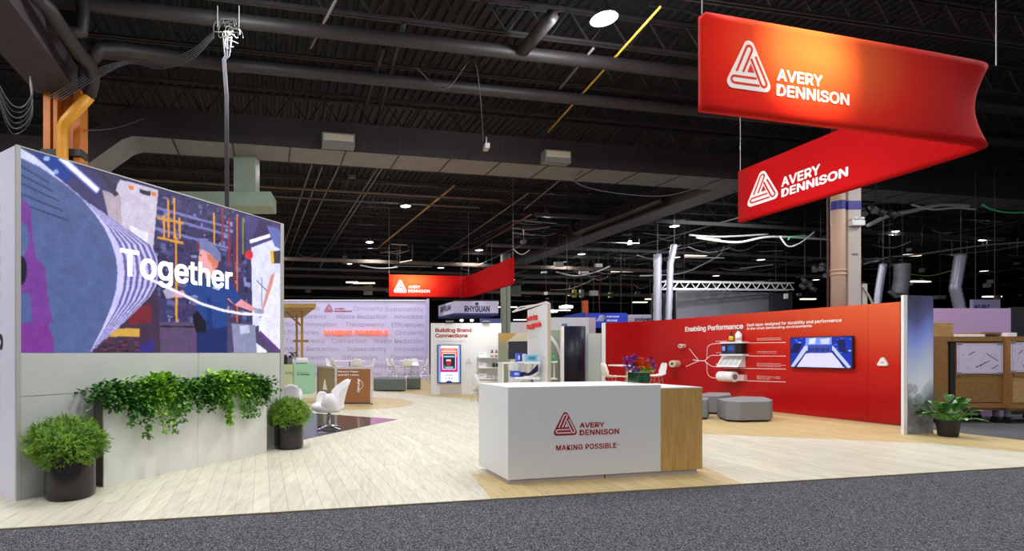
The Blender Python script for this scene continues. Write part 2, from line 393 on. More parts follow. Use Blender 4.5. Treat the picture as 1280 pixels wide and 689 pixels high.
o = mb.build('planks', M_vinyl, booth_floor, kind='stuff'); plank_col(o, cols)
# glossy dark patch set in the booth floor
mb = MB(); mb.prism([G(372, 516)[:2], G(497, 525.3)[:2], G(370, 553)[:2], (-3.2, 9.3), (-3.4, 12.9)], 0.0155, 0.018)
fp = mb.build('floor_inlay', mat('glossy_black_vinyl', (58, 62, 72), 0.12, spec=0.8)); tag(fp, 'glossy dark triangular floor inlay under the white swivel chairs', 'floor mat')
mb = MB(); mb.prism([G(464, 522.6)[:2], G(494, 525.2)[:2], G(464, 531.8)[:2]], 0.018, 0.0185)  # pointed tip of the inlay, coloured magenta
mb.build('magenta_tip', mat('magenta_vinyl', (150, 70, 140), 0.2), fp, label='magenta printed tip')
# far hall walls
M_hall = mat('hall_wall_black', (20, 20, 24), 0.9, var=0.4, scale=0.5)
for nm, pl in (('wall_back', ((-60, 76), (72, 76.2), (72, 76.6), (-60, 76.4))), ('wall_left', ((-38, -10), (-37.6, -10), (-37.6, 76), (-38, 76))), ('wall_right', ((70, -10), (70.4, -10), (70.4, 76), (70, 76)))):
    mb = MB(); mb.prism(pl, 0, 11); tag(mb.build(nm, M_hall), kind='structure')
# ceiling: corrugated black deck with open-web trusses under it
M_deck = mat('black_roof_deck', (24, 23, 25), 0.7, var=0.3, scale=2); M_steel = mat('dark_roof_steel', (66, 62, 62), 0.6, 0.2, var=0.3, scale=3)
mb = MB(); n = 560
prof = []
for i in range(n):
    a = -48+i*0.28; prof += [(a, 10.0), (a+0.12, 10.0), (a+0.15, 10.07), (a+0.25, 10.07)]
mb.grid([[U*a+V*b+Vector((0, 0, z)) for a, z in prof] for b in (-6, 88)])
ceiling = mb.build('ceiling', M_deck); tag(ceiling, 'black corrugated roof deck over the hall', kind='structure')
def frame_mb():
    mb = MB(); A0, A1, H = -34, 46, 0.75
    for dz in (0, H):
        for dy in (-0.05, 0.05): mb.beam((A0, dy, dz), (A1, dy, dz), 0.045, 0.06)
    a = A0; up = True
    while a < A1:
        mb.beam((a, 0, 0 if up else H), (a+0.55, 0, H if up else 0), 0.032); a += 0.55; up = not up
    return mb
tr0 = frame_mb().build('roof_truss', M_steel, ceiling, world=False)
RZ = math.atan2(U.y, U.x)
for i in range(34):
    b = 9.6+i*1.9 if i < 8 else 24.8+(i-8)*1.9
    o = tr0 if i == 0 else tr0.copy()
    if i: scene.collection.objects.link(o)
    p = V*(b+0.2); o.location = (p.x, p.y, 9.2); o.rotation_euler = (0, 0, RZ)
# ================================================================= HALL SERVICES
def hpt(a, b, z): p = U*a+V*b; return Vector((p.x, p.y, z))
def ab(p): return p.dot(U), p.dot(V)
def bar_px(name, lab, cat, x, y, h, r, a0, a1, m, sq=False, group=None):
    """straight run along the hall grid through the point seen at (x, y), h metres above the eye"""
    Z = h*FX/(HY-y); p = Vector(((x-CX)*Z/FX, Z, 0)); a, b = ab(p); mb = MB()
    if sq: mb.beam(hpt(a0, b, EYE+h), hpt(a1, b, EYE+h), r, r)
    else: mb.tube([hpt(a0+(a1-a0)*k/12, b, EYE+h) for k in range(13)], r, 14)
    return mb.build(name, m, None, smooth=not sq, label=lab, cat=cat, group=group)
M_pipe = mat('dusty_black_pipe', (52, 46, 45), 0.55, var=0.25, scale=1.5)
p1 = bar_px('ceiling_pipe', 'thick dark pipe crossing below the roof, lit beside the nearest lamp', 'pipe', 600, 61, 7.2, 0.15, -12, 30, M_pipe)
p2 = bar_px('ceiling_pipe', 'second thick dark pipe behind the lit one, in front of the large duct', 'pipe', 600, 112, 7.2, 0.15, -9, 30, M_pipe)
mb = MB()
for p in ((-10, 12.3), (-2, 12.3), (6, 12.3), (14, 12.3)): mb = MB(); mb.tube([hpt(p[0], p[1]-0.05, 8.7), hpt(p[0], p[1]-0.05, 9.97)], 0.012, 5); mb.build('hanger', M_steel, p1)
# large rectangular duct across the whole hall
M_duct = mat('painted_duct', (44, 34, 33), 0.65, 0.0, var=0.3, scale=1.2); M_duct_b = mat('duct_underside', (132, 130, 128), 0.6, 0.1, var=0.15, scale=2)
Z = 6.3*FX/257; a_, b_ = ab(Vector(((360-CX)*Z/FX, Z, 0))); B0 = b_
duct = thing('air_duct', 'huge rectangular air duct crossing the hall under the roof', 'duct', hpt(0, B0, 7.8))
mb = MB()
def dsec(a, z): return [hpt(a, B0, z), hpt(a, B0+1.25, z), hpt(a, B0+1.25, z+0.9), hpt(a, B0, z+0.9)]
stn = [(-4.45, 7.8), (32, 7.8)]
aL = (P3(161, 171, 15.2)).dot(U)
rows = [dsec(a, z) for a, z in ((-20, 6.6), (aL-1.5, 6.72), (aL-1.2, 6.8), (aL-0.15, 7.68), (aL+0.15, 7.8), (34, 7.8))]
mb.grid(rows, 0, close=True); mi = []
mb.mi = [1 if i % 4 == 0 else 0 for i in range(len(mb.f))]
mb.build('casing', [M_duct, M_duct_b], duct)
a = aL+1.2
while a < 33:
    mb = MB()
    for z0, z1, b0, b1 in ((7.785, 7.8, B0-0.01, B0+1.26), (7.785, 8.71, B0-0.015, B0)):
        mb.prism([tuple(hpt(a+q, w, 0)[:2]) for q, w in ((0, b0), (0.05, b0), (0.05, b1), (0, b1))], z0, z1)
    mb.build('flange', M_black_metal, duct); a += 1.72
for x0, x1 in ((401, 441), (700, 737)):                       # two side outlets
    Z = 16.3; w = (x1-x0)*Z/FX; p = P3(x0, 180, Z); aa = p.dot(U); mb = MB()
    mb.prism([tuple(hpt(aa+q, B0+ww, 0)[:2]) for q, ww in ((0, -0.32), (w, -0.32), (w, 0), (0, 0))], 7.82, 8.22)
    v = mb.build('outlet_box', M_duct_b, duct)
    mb = MB(); mb.prism([tuple(hpt(aa+q, B0+ww, 0)[:2]) for q, ww in ((0.04, -0.33), (w-0.04, -0.33), (w-0.04, -0.315), (0.04, -0.315))], 7.98, 8.18)
    mb.build('grille', mat('cream_grille', (196, 186, 160), 0.6), v)
# second duct running away down the hall
Zs = 19.0; ps = P3(925, 226, Zs); a2, b2 = ab(ps)
duct2 = thing('air_duct', 'dark rectangular duct running away down the hall from the crossing duct', 'duct', hpt(a2, b2+8, 7.8))
mb = MB()
mb.grid([[hpt(a2+q, w, z) for q, z in ((0, 7.8), (1.1, 7.8), (1.1, 8.7), (0, 8.7))] for w in (B0+1.25, 44)], close=True)
mb.mi = [1 if i % 4 == 0 else 0 for i in range(len(mb.f))]
mb.build('casing', [M_duct, M_duct_b], duct2)
for w in range(22, 44, 3):
    mb = MB(); mb.prism([tuple(hpt(a2+q, w+e, 0)[:2]) for q, e in ((-0.03, 0), (0, 0), (0, 0.06), (-0.03, 0.06))], 7.8, 8.7); mb.build('flange', M_black_metal, duct2)
mb = MB(); mb.tube([hpt(a2-0.35, 19.6, 8.05), hpt(a2-0.35, 26, 8.05), hpt(a2-0.35, 26.4, 8.3), hpt(a2-0.35, 26.5, 9)], 0.13, 12)
mb.build('ceiling_pipe', M_pipe, None, True, label='short dark pipe beside the duct that runs away down the hall', cat='pipe')
# pale green plenum hanging from the big duct
M_green = mat('pale_green_duct', (150, 166, 150), 0.6, var=0.12, scale=2)
pl = thing('duct_branch', 'pale green duct branch hanging below the big duct above the video wall', 'duct', (-4.6, 16.6, 6.2))
mb = MB(); mb.box((-5.3, 17.1, 6.42), (4.4, 1.0, 0.46)); mb.build('plenum', M_green, pl, bevel=0.01)
mb = MB(); mb.box((-3.95, 16.95, 7.25), (0.7, 0.62, 1.25)); mb.build('neck', M_green, pl)
# duct and pipe above the orange column, upper left
bd = MB()
q0, q1 = P3(60, 116, 11.7), P3(2, 36, 9.4); w = 0.95
for p_, z_ in ((0, 0),): pass
aa, bb = ab(Vector((q0.x, q0.y, 0)))
bd.grid([[hpt(aa-0.4+q, w_, z) for q, z in ((0, 7.5), (w, 7.5), (w, 8.1), (0, 8.1))] for w_ in (2, bb+0.4)], close=True)
bd.build('air_duct', mat('purple_grey_duct', (78, 70, 76), 0.7, var=0.25, scale=3), None, label='dusty grey duct running overhead towards the orange column', cat='duct')
mb = MB(); mb.tube([P3(20, -30, 9.0), P3(62, 12, 9.6), P3(80, 40, 10.2), P3(100, 68, 10.8), P3(112, 80, 11.2), P3(117, 100, 11.4), P3(112, 118, 11.6)], 0.14, 12)
mb.build('ceiling_pipe', M_pipe, None, True, label='dark bent pipe joining the top of the yellow pipe', cat='pipe')
mb = MB(); mb.tube([P3(112, 76, 11.2), P3(125, 62, 11.3), P3(150, 62, 11.6), P3(300, 84, 13.2)], 0.15, 12)
mb.build('ceiling_pipe', M_pipe, None, True, label='dark pipe turning right from the bend above the yellow pipe', cat='pipe')
mb = MB(); mb.tube([P3(-20, 30, 10.3), P3(60, 33, 10.4), P3(86, 41, 10.5), P3(102, 40, 10.6), P3(104, 20, 10.6), P3(100, -40, 10.6)], 0.13, 12)
mb.build('ceiling_pipe', M_pipe, None, True, label='dark pipe elbow at the upper left corner', cat='pipe')
# orange steel column with yellow pipe
M_or = mat('orange_steel', (190, 106, 16), 0.55, var=0.15, scale=3); M_ye = mat('yellow_pipe', (214, 146, 36), 0.45)
cl = thing('steel_column', 'orange steel column with black top behind the left end of the video wall', 'column', (-7.03, 12, 0))
mb = MB()
for x0, x1 in ((-7.47, -7.30), (-7.24, -7.14), (-6.78, -6.60)): mb.prism([(x0, 11.95), (x1, 11.95), (x1, 12.15), (x0, 12.15)], 0, 7.55)
mb.prism([(-7.3, 12.15), (-6.62, 12.15), (-6.62, 12.3), (-7.3, 12.3)], 0, 7.55); mb.build('shaft', M_or, cl, bevel=0.01)
mb = MB(); mb.prism([(-7.42, 12.0), (-6.64, 12.0), (-6.64, 12.3), (-7.42, 12.3)], 7.55, 10); mb.build('column_head', M_black_metal, cl)
mb = MB(); mb.box((-7.03, 12.04, 6.08), (0.92, 0.32, 0.16)); mb.build('strap', M_dark, cl)
mb = MB(); mb.tube([P3(112, 120, 11.6), P3(82, 152, 11.7), P3(78, 160, 11.75), P3(78, 175, 11.8), (-6.95, 11.8, 0.0)], 0.125, 14)
mb.build('water_pipe', M_ye, None, True, label='yellow pipe running down the orange column', cat='pipe')
# high bay lamps
NTH = ['first', 'second', 'third', 'fourth', 'fifth', 'sixth', 'seventh', 'eighth', 'ninth', 'tenth', 'eleventh', 'twelfth', 'thirteenth', 'fourteenth', 'fifteenth', 'sixteenth', 'seventeenth']; FAR = []
M_bulb = mat('lamp_glow', (255, 252, 246), emit=9.0); M_bulb2 = mat('lamp_glow_far', (255, 250, 244), emit=2.6)
def high_bay(x, y, h, label, sc=1.0, real=0, group='distant high bay lamps'):
    Z = h*FX/(HY-y); p = Vector(((x-CX)*Z/FX, Z, EYE+h))
    t = thing('high_bay_lamp', label, 'lamp', p, 0, group)
    mb = MB(); mb.lathe([(0.06, 0.34), (0.10, 0.30), (0.12, 0.20), (0.25*sc, 0.03), (0.26*sc, 0), (0.245*sc, 0.0), (0.1, 0.16), (0.05, 0.2)], (0, 0, 0), 20)
    mb.build('reflector', M_silver, t, True, world=False)
    mb = MB(); mb.lathe([(0.02, -0.03), (0.15*sc, -0.02), (0.235*sc, 0.005), (0.23*sc, 0.02), (0.02, 0.03)], (0, 0, 0), 20)
    mb.build('lens', M_bulb if real else M_bulb2, t, True, world=False)
    mb = MB(); mb.tube([(0, 0, 0.3), (0, 0, max(9.98-p.z, 0.5))], 0.02, 6); mb.build('stem', M_steel, t, world=False)
    if real: lamp('POINT', (p.x, p.y, p.z-0.25), real, (0.86, 0.92, 1), size=0.2)
    return t
high_bay(755, 24, 6.9, 'brightest high bay lamp, at the top centre above the counter', 1.05, 420, None)
high_bay(300, -22, 6.9, 'high bay lamp just above the top edge over the tangled cables', 1.05, 150, None)
for x, y, w in ((507, 258, 'above the word wall, nearest one left of the far banner'), (683, 270, 'just left of the duct that runs away down the hall'), (462, 303, 'below and left of the nearest one over the word wall'), (843, 283, 'above the two silver air hoses'), (1117, 290, 'just right of the tall column'), (1230, 300, 'above the bent silver hose at the right')):
    high_bay(x, y, 7.0, 'high bay lamp '+w, 1, 30)
for x, y in ((599, 313), (551, 335), (436, 330), (420, 345), (727, 318), (845, 322), (699, 353), (781, 356), (951, 325), (1230, 339), (1020, 350), (895, 345), (640, 350), (505, 349)):
    FAR.append((x, y))
for k, (x, y) in enumerate(sorted(FAR)): high_bay(x, y, 7.0, 'small far high bay lamp deep in the hall, %s from the left' % NTH[k], 1.15)
# conduits running away along the hall grid
def run_px(x0, y0, x1, y1, h, r, m, name, lab, cat, group=None):
    Z0, Z1 = h*FX/(HY-y0), h*FX/(HY-y1); mb = MB(); mb.tube([((x0-CX)*Z0/FX, Z0, EYE+h), ((x1-CX)*Z1/FX, Z1, EYE+h)], r, 6)
    return mb.build(name, m, None, True, label=lab, cat=cat, group=group)
M_cond = mat('conduit_steel', (128, 122, 120), 0.5, 0.3)
for k, (x0, y0, x1, y1) in enumerate(((390, 206, 345, 335), (403, 208, 350, 345), (425, 205, 362, 335), (480, 207, 397, 335), (474, 207, 392, 335), (660, 242, 520, 340), (664, 268, 560, 330), (700, 225, 655, 262), (742, 60, 700, 110), (420, 0, 388, 60))):
    run_px(x0, y0, x1, y1, 7.3, 0.035, M_cond, 'conduit', 'thin steel conduit under the roof trusses, %s from the left' % NTH[(1, 2, 3, 5, 4, 6, 7, 8, 9, 0)[k]], 'conduit', 'roof conduits')
run_px(826, 8, 685, 165, 7.35, 0.03, mat('yellow_cable', (214, 176, 60), 0.6), 'cable', 'yellow cable laid over the pipes near the brightest lamp', 'cable')
run_px(568, 232, 470, 312, 7.4, 0.05, mat('amber_cable', (176, 140, 80), 0.6), 'cable', 'amber cable bundle running away to the left of a far lamp', 'cable')
run_px(663, 268, 575, 322, 7.2, 0.035, mat('rust_conduit', (150, 74, 60), 0.6), 'conduit', 'rust red conduit running towards the far banner', 'conduit')
run_px(1020, 245, 640, 352, 7.0, 0.035, M_cond, 'conduit', 'long thin steel conduit running away below the receding duct', 'conduit')
run_px(690, 20, 655, 62, 7.2, 0.16, M_pipe, 'ceiling_pipe', 'short thick pipe running away from the lit pipe, left of the brightest lamp', 'pipe')
run_px(505, 30, 470, 160, 7.5, 0.06, M_pipe, 'conduit', 'dark pipe above the crossing duct, right one of a pair', 'conduit', 'pipe pair')
run_px(480, 60, 448, 160, 7.5, 0.06, M_pipe, 'conduit', 'dark pipe above the crossing duct, left one of a pair', 'conduit', 'pipe pair')
# long tray beams across the distance
for (x, y, h, r, lab) in ((440, 240, 6.9, 0.07, 'pale conduit with a right-angle drop crossing below the trusses'), (640, 333, 6.2, 0.22, 'long pale brown tray beam crossing the middle of the hall'), (640, 366, 5.4, 0.2, 'far tray beam low over the distant booths'), (640, 262, 7.2, 0.06, 'thin grey tray crossing behind the big duct'), (640, 352, 6.3, 0.2, 'dusky tray beam just above the far banner')):
    bar_px('cable_tray', lab, 'beam', x, y, h, r, -20, 10.2 if r < 0.1 else 45, mat('tray_brown', (126, 112, 100), 0.6, var=0.2, scale=1), True)
mb = MB(); mb.tube([P3(430, 240, 22.3), P3(436, 222, 22.3)], 0.035, 6); mb.box(P3(440, 221, 22.3), (0.3, 0.15, 0.12)); mb.build('junction_box', M_cond, None, label='small grey box at the raised end of the pale conduit', cat='box')
for kk, (x, y, Z, w, h, c) in enumerate(((431, 325, 38, 0.35, 0.6, (120, 108, 92)), (460, 363, 48, 0.8, 0.9, (118, 112, 96)), (385, 362, 48, 0.45, 0.6, (120, 112, 96)), (645, 364, 50, 0.9, 1.0, (140, 160, 140)), (718, 367, 48, 0.3, 0.7, (200, 190, 60)), (727, 367, 48, 0.3, 0.7, (150, 160, 140)), (763, 369, 50, 0.3, 0.5, (150, 200, 120)), (797, 368, 50, 0.4, 0.5, (130, 130, 120)), (890, 298, 36, 0.5, 0.7, (190, 170, 130)), (608, 184, 15.8, 0.14, 0.14, (210, 205, 195)), (848, 331, 38, 0.5, 0.5, (90, 80, 75)))):
    mb = MB(); mb.box(P3(x, y, Z), (w, 0.3, h)); q = P3(x, y, Z); mb.tube([q+Vector((0, 0, h/2)), (q.x, q.y, 9.95 if Z > 30 else q.z+0.3)], 0.02, 5)
    mb.build('electrical_box', mat('box_%d_%d_%d' % c, c, 0.6), None, label='small %s electrical box hung far back in the hall, %s from the left' % ('yellow' if c[0] > 195 else 'green' if c[1] > c[0] else 'brown', NTH[(1, 2, 0, 3, 4, 5, 6, 7, 9, 0, 8)[kk]]) if Z > 30 else 'small pale square sensor on the side of the big duct', cat='box', group='hung electrical boxes' if Z > 30 else None)
# linear light strips deep in the hall
for kk, (x, y, Z, w) in enumerate(sorted(((455, 354, 52, 2.2), (440, 353, 52, 1.2), (630, 384, 60, 3.0), (612, 379, 60, 2), (780, 339, 46, 2.2), (815, 374, 60, 1.5), (800, 378, 60, 1.6), (705, 388, 58, 1.4), (655, 400, 60, 2.4), (1140, 316, 40, 1.2), (1150, 352, 44, 1.6), (1010, 374, 52, 1.4), (870, 301, 40, 1.6), (1045, 385, 52, 1.0), (1240, 371, 50, 1.6)))):
    mb = MB(); q = P3(x, y, Z); q.z = min(q.z, 9); mb.box(q, (w, 0.3, 0.12)); q_ = q; sl_ = mb.build('strip_light', mat('strip_glow', (255, 236, 214), emit=1.6), None, label='thin lit strip lamp far back in the hall, %s from the left' % NTH[kk], cat='lamp', group='far strip lamps'); mb = MB(); mb.tube([q_+Vector((0, 0, 0.06)), (q_.x, q_.y, 9.95)], 0.012, 4); mb.build('hanger', M_steel, sl_)
# cables
ORDN = NTH
def cable(pts, r, m, lab, cat='cable', name='cable', group=None, n=5, sub=6):
    P = [np.array(p) for p in pts]; out = []
    for i in range(len(P)-1):
        p0, p1, p2, p3 = (P[min(max(j, 0), len(P)-1)] for j in (i-1, i, i+1, i+2))
        for k in range(sub):
            t = k/sub; out.append(0.5*((2*p1)+(-p0+p2)*t+(2*p0-5*p1+4*p2-p3)*t*t+(-p0+3*p1-3*p2+p3)*t**3))
    out.append(P[-1]); mb = MB(); mb.tube([tuple(q) for q in out], r, n)
    return mb.build(name, m, None, True, label=lab, cat=cat, group=group)
tg = thing('cable_tangle', 'tangle of white cables hanging above the video wall', 'cable', P3(283, 44, 10.9))
rr = random.Random(3); c0 = P3(284, 40, 10.9)
for k in range(9):
    mb = MB(); r_ = rr.uniform(0.1, 0.24); ox, oz = rr.uniform(-0.14, 0.16), rr.uniform(-0.2, 0.2); tl = rr.uniform(-0.6, 0.6)
    mb.tube([c0+Vector((ox+r_*0.8*math.cos(t), 0.12*math.sin(t+tl*3)+0.1*tl, oz+r_*math.sin(t)+0.03*math.sin(3*t))) for t in np.linspace(0, rr.uniform(4.5, 6.2), 22)], 0.011, 5)
    mb.build('loop', mat('worn_white_cable', (120, 118, 114), 0.6), tg, True)
mb = MB()
for d in (-0.03, 0.0, 0.03):
    mb.tube([c0+Vector((d*3, 0, -0.1)), c0+Vector((d*1.6, 0, -0.5)), P3(280, 75, 10.9)+Vector((d, 0, 0)), P3(283, 120, 10.9)+Vector((d, 0, 0)), P3(284, 300, 10.9)+Vector((d, 0, 0))], 0.018, 6)
mb.build('drop', mat('grey_cable', (72, 70, 78), 0.6), tg, True)
mb = MB()
for d in (-0.2, 0.25): mb.tube([c0+Vector((d, 0, 0.1)), c0+Vector((d, 0, 0.55))], 0.01, 5)
mb.build('hook', M_cable_w, tg)
for k in range(5):
    cable([P3(268, 38+2*k, 10.9), P3(240, 62+3*k, 11.2), P3(200, 78+2*k, 11.5), P3(160, 76+k, 11.6), P3(118, 88+3*k, 11.3), P3(60+4*k, 122+k, 11.2)], 0.008, M_cable_d, 'thin cable swagged from the cable tangle to the orange column, %s from the top' % ORDN[k], group='swagged cables on the left')
for k in range(6):
    cable([P3(-6, 96+3*k, 9), P3(12, 128+7*k, 9), P3(28, 134+6*k, 9), P3(40, 118+5*k, 9), P3(38, 96+2*k, 9.1)], 0.012, M_cable_b if k % 2 else M_cable_d, 'dark cable loop hanging left of the orange column, %s from the top' % ORDN[k], group='coiled cables at the left edge')
cable([P3(104, 163, 12), P3(130, 162, 13), P3(152, 158, 14), P3(180, 148, 14.5)], 0.01, M_cable_d, 'thin pale cable right of the orange column')
for pts, r_, m, lab in (
    ([P3(900, 300, 26), P3(870, 297, 26), P3(920, 303, 26), P3(965, 296, 26), P3(1040, 300, 26)], 0.06, M_cable_w, 'thick white cable bundle drooping left of the tall column'),
    ([P3(862, 294, 27), P3(900, 296, 27), P3(960, 293, 27)], 0.05, M_cable_w, 'white cable bundle above the thick drooping one'),
    ([P3(975, 296, 24), P3(985, 308, 24), P3(1000, 304, 24), P3(1018, 290, 24)], 0.035, M_cable_w, 'white cable loop near the tall column'),
    ([P3(985, 300, 24.2), P3(990, 296, 24.2), P3(1010, 295, 24.2)], 0.03, mat('green_cable', (60, 190, 120), 0.5), 'short green cable near the tall column'),
    ([P3(1085, 282, 22), P3(1110, 270, 22), P3(1140, 264, 22), P3(1175, 256, 22), P3(1210, 258, 22)], 0.09, M_cable_w, 'pale sleeve of cables right of the tall column'),
    ([P3(1140, 256, 21), P3(1165, 262, 21), P3(1195, 260, 21), P3(1220, 262, 21)], 0.04, M_cable_w, 'white cable beside the pale sleeve'),
    ([P3(1228, 256, 20), P3(1240, 262, 20), P3(1262, 266, 20), P3(1300, 265, 20)], 0.035, mat('green_cable', (60, 190, 120), 0.5), 'long green cable at the right edge under the duct'),
    ([P3(1080, 330, 28), P3(1110, 322, 28), P3(1150, 318, 28), P3(1220, 308, 28), P3(1290, 302, 28)], 0.05, M_cable_w, 'grey cable bundle running to the right edge'),
    ([P3(1120, 340, 30), P3(1160, 345, 30), P3(1190, 338, 30)], 0.03, mat('lime_cable', (170, 200, 80), 0.5), 'lime green cable behind the hanging ducts'),
    ([P3(800, 345, 34), P3(850, 342, 34), P3(880, 330, 34), P3(900, 318, 34), P3(905, 308, 34)], 0.05, M_cable_w, 'white cable drooping beside the silver hoses'),
    ([P3(695, 340, 34), P3(720, 345, 34), P3(745, 340, 34), P3(762, 333, 34)], 0.05, M_cable_w, 'grey green cables drooping below the long duct'),
    ([P3(520, 84, 13), P3(556, 112, 13), P3(590, 75, 13), P3(600, 118, 13), P3(604, 176, 15)], 0.013, M_cable_d, 'thin cable dropping to the sensor on the big duct'),
    ([P3(740, 205, 18), P3(718, 226, 18), P3(760, 240, 18), P3(830, 245, 18), P3(880, 232, 18)], 0.02, M_cable_d, 'thin pale cable slung under the big duct'),
    ([P3(610, 8, 12), P3(660, 12, 12), P3(700, 14, 12), P3(730, -6, 12)], 0.016, M_cable_b, 'dark cable slung between the pipes left of the brightest lamp'),
    ([P3(812, 8, 12), P3(850, 12, 12), P3(878, 22, 12)], 0.016, M_cable_b, 'dark cable slung right of the brightest lamp')):
    cable(pts, r_, m, lab)
# odd cable ends, rods and small bright fittings in the far dark: nobody could count them
rr = random.Random(11); mbs = [MB(), MB(), MB()]
for k in range(230):
    x, y = rr.uniform(355, 1290), rr.uniform(262, 374); zh = rr.uniform(6.2, 9.0); Z = zh-EYE; Z = min(max(Z*FX/(HY-y), 30), 68); x = max(x, 640) if y < 300 else x
    p = P3(x, y, Z); p.z = min(p.z, 9.1); L_ = rr.uniform(0.5, 3.2); q = p+(U*L_ if rr.random() < 0.6 else V*L_*2)+Vector((0, 0, rr.uniform(-0.1, 0.2))); m_ = mbs[rr.choice((0, 1, 1, 2))]
    if q.y > 74: continue
    sg = rr.choice((0, 0, 0, 0.12, 0.3)); m_.tube([p.lerp(q, e/6)-Vector((0, 0, sg*math.sin(PI*e/6))) for e in range(7)], rr.choice((0.012, 0.018, 0.03)), 4); mbs[2].tube([p, (p.x, p.y, 9.97)], 0.006, 3); mbs[2].tube([q, (q.x, q.y, 9.97)], 0.006, 3)
for k in range(90):
    x, y = rr.uniform(640, 1290), rr.uniform(270, 376); Z = rr.uniform(26, 62); p = P3(x, y, Z)
    if p.z < 9: mbs[2].tube([p, (p.x, p.y, 9.97)], 0.014, 3); mbs[rr.choice((0, 1, 2))].box(p, (rr.uniform(.1, .5), .2, rr.uniform(.06, .3)))
for m_, mm, lab in zip(mbs, (M_cable_w, M_cond, M_steel), ('pale tangle of cable runs and fittings under the far roof', 'grey tangle of conduits and drop rods under the far roof', 'dark tangle of rods and brackets under the far roof')): m_.build('cable_clutter', mm, None, label=lab, cat='cables', kind='stuff')
for k, (h, b) in enumerate(((6.9, 24), (6.6, 30), (6.9, 34), (6.4, 40), (6.6, 52), (6.2, 58))):
    mb = MB(); mb.beam(hpt(13 if k < 3 else -14, b, EYE+h), hpt(44, b, EYE+h), 0.12, 0.18); mb.build('cable_tray', mat('tray_grey', (96, 92, 92), 0.6), None, label='grey tray beam crossing behind the tall column, %s from the front' % NTH[k], cat='beam', group='tray beams on the right')
# ================================================================= BANNERS
def banner(name, label, P, zt, zb, logos, m, thick=0.12):
    t = thing(name, label, 'banner', (P[1][0], P[1][1], zb)); n = 14
    pts = []
    p0, p1, p2 = (Vector((*p, 0)) for p in P)
    c0, c1 = p1+(p0-p1).normalized()*0.45, p1+(p2-p1).normalized()*0.45      # rounded corner
    for k in range(10): pts.append(p0.lerp(c0, k/10))
    for k in range(9): u = k/8; pts.append(c0*(1-u)**2+p1*2*u*(1-u)+c1*u*u)
    for k in range(1, 11): pts.append(c1.lerp(p2, k/10))
    rows = []; S = [0.0]
    for i in range(1, len(pts)): S.append(S[-1]+(pts[i]-pts[i-1]).length)
    cen = (p0+p2)/2; L = S[-1]; sc = (p1-p0).length
    for j in range(n+1):
        z = zb+(zt-zb)*j/n; row = []
        for i, p in enumerate(pts):
            w = math.exp(-((S[i]-sc)/0.8)**2)*0.16*math.sin(PI*j/n)          # fabric pulls in at the corner
            d = (cen-p); d.z = 0; row.append(Vector((p.x, p.y, z))+d.normalized()*w)
        rows.append(row)
    mb = MB(); mb.grid(rows); o = mb.build('fabric', m, t, True, solid=thick)
    me = o.data; at = me.color_attributes.new('col', 'FLOAT_COLOR', 'POINT'); buf = np.zeros((len(me.vertices), 4)); k = 0
    for j in range(n+1):
        for i in range(len(pts)): buf[k] = (S[i]/sc, j/n, 0, 1); k += 1
    at.data.foreach_set('color', buf.ravel())
    for e in (p0, p1, p2):
        mb = MB(); mb.tube([(e.x, e.y, zt), (e.x, e.y, 10)], 0.008, 5); mb.build('wire', M_cable_w, t)
    return t
def grad_mat(name, stops, rough, vec, fn):
    pass
def banner_mat(name, cx):
    """red fabric colour fading to orange around the logo; the attribute holds position along and up the banner"""
    m = bpy.data.materials.new(name); m.use_nodes = True; nt = m.node_tree; L = nt.links; b = nt.nodes['Principled BSDF']
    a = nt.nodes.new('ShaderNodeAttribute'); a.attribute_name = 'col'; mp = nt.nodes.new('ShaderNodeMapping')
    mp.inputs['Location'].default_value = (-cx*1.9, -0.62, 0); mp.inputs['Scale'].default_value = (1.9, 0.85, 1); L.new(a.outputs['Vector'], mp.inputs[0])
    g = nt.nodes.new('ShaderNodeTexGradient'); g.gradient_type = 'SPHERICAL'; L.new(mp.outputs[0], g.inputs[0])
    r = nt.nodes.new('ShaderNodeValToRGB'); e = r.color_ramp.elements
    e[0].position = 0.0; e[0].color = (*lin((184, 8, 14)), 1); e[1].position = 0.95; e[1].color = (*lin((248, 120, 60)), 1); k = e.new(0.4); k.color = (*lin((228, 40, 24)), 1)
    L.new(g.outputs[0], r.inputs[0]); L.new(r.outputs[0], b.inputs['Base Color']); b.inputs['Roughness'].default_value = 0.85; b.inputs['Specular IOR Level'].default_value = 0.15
    # thin tensioned textile: light passes through it
    b.inputs['Emission Strength'].default_value = 0.0
    return m
ZT, ZB = 6.1, 4.8
BA = [(4.56-0.02, 7.07), (10.06, 8.33), (9.45, 13.2)]
bn = banner('hanging_banner', 'large red L-shaped fabric banner hanging above the front of the booth', BA, ZT, ZB, None, banner_mat('banner_red', 0.36))
SA = Plane(BA[0], BA[1]); SB = Plane(BA[2], BA[1])
pxemblem(SA, 903, 112, 957, 50, M_text_white, mat('banner_line_red', (228, 52, 30), 0.8), bn, off=0.07)
pxwords('AVERY', SA, 965, 103.8, 1022, 88.8, M_text_white, bn, bold=0.03, off=0.07)
pxwords('DENNISON', SA, 964.4, 122.8, 1055, 107.4, M_text_white, bn, bold=0.03, off=0.07)
pxemblem(SB, 937.5, 260, 976, 221.5, M_text_white, mat('banner_line_red2', (205, 20, 22), 0.8), bn, off=0.07)
pxwords('AVERY', SB, 980, 234.5, 1029, 222.5, M_text_white, bn, bold=0.03, off=0.07)
pxwords('DENNISON', SB, 980, 247.3, 1064, 236.5, M_text_white, bn, bold=0.03, off=0.07)
BB = [(1.26-0.02, 30.65), (6.05, 31.3), (7.0, 25.1)]
bn2 = banner('hanging_banner', 'small far red banner hanging over the brand wall', BB, ZT, ZB, None, banner_mat('banner_red_far', 0.3))
SC = Plane(BB[0], BB[1])
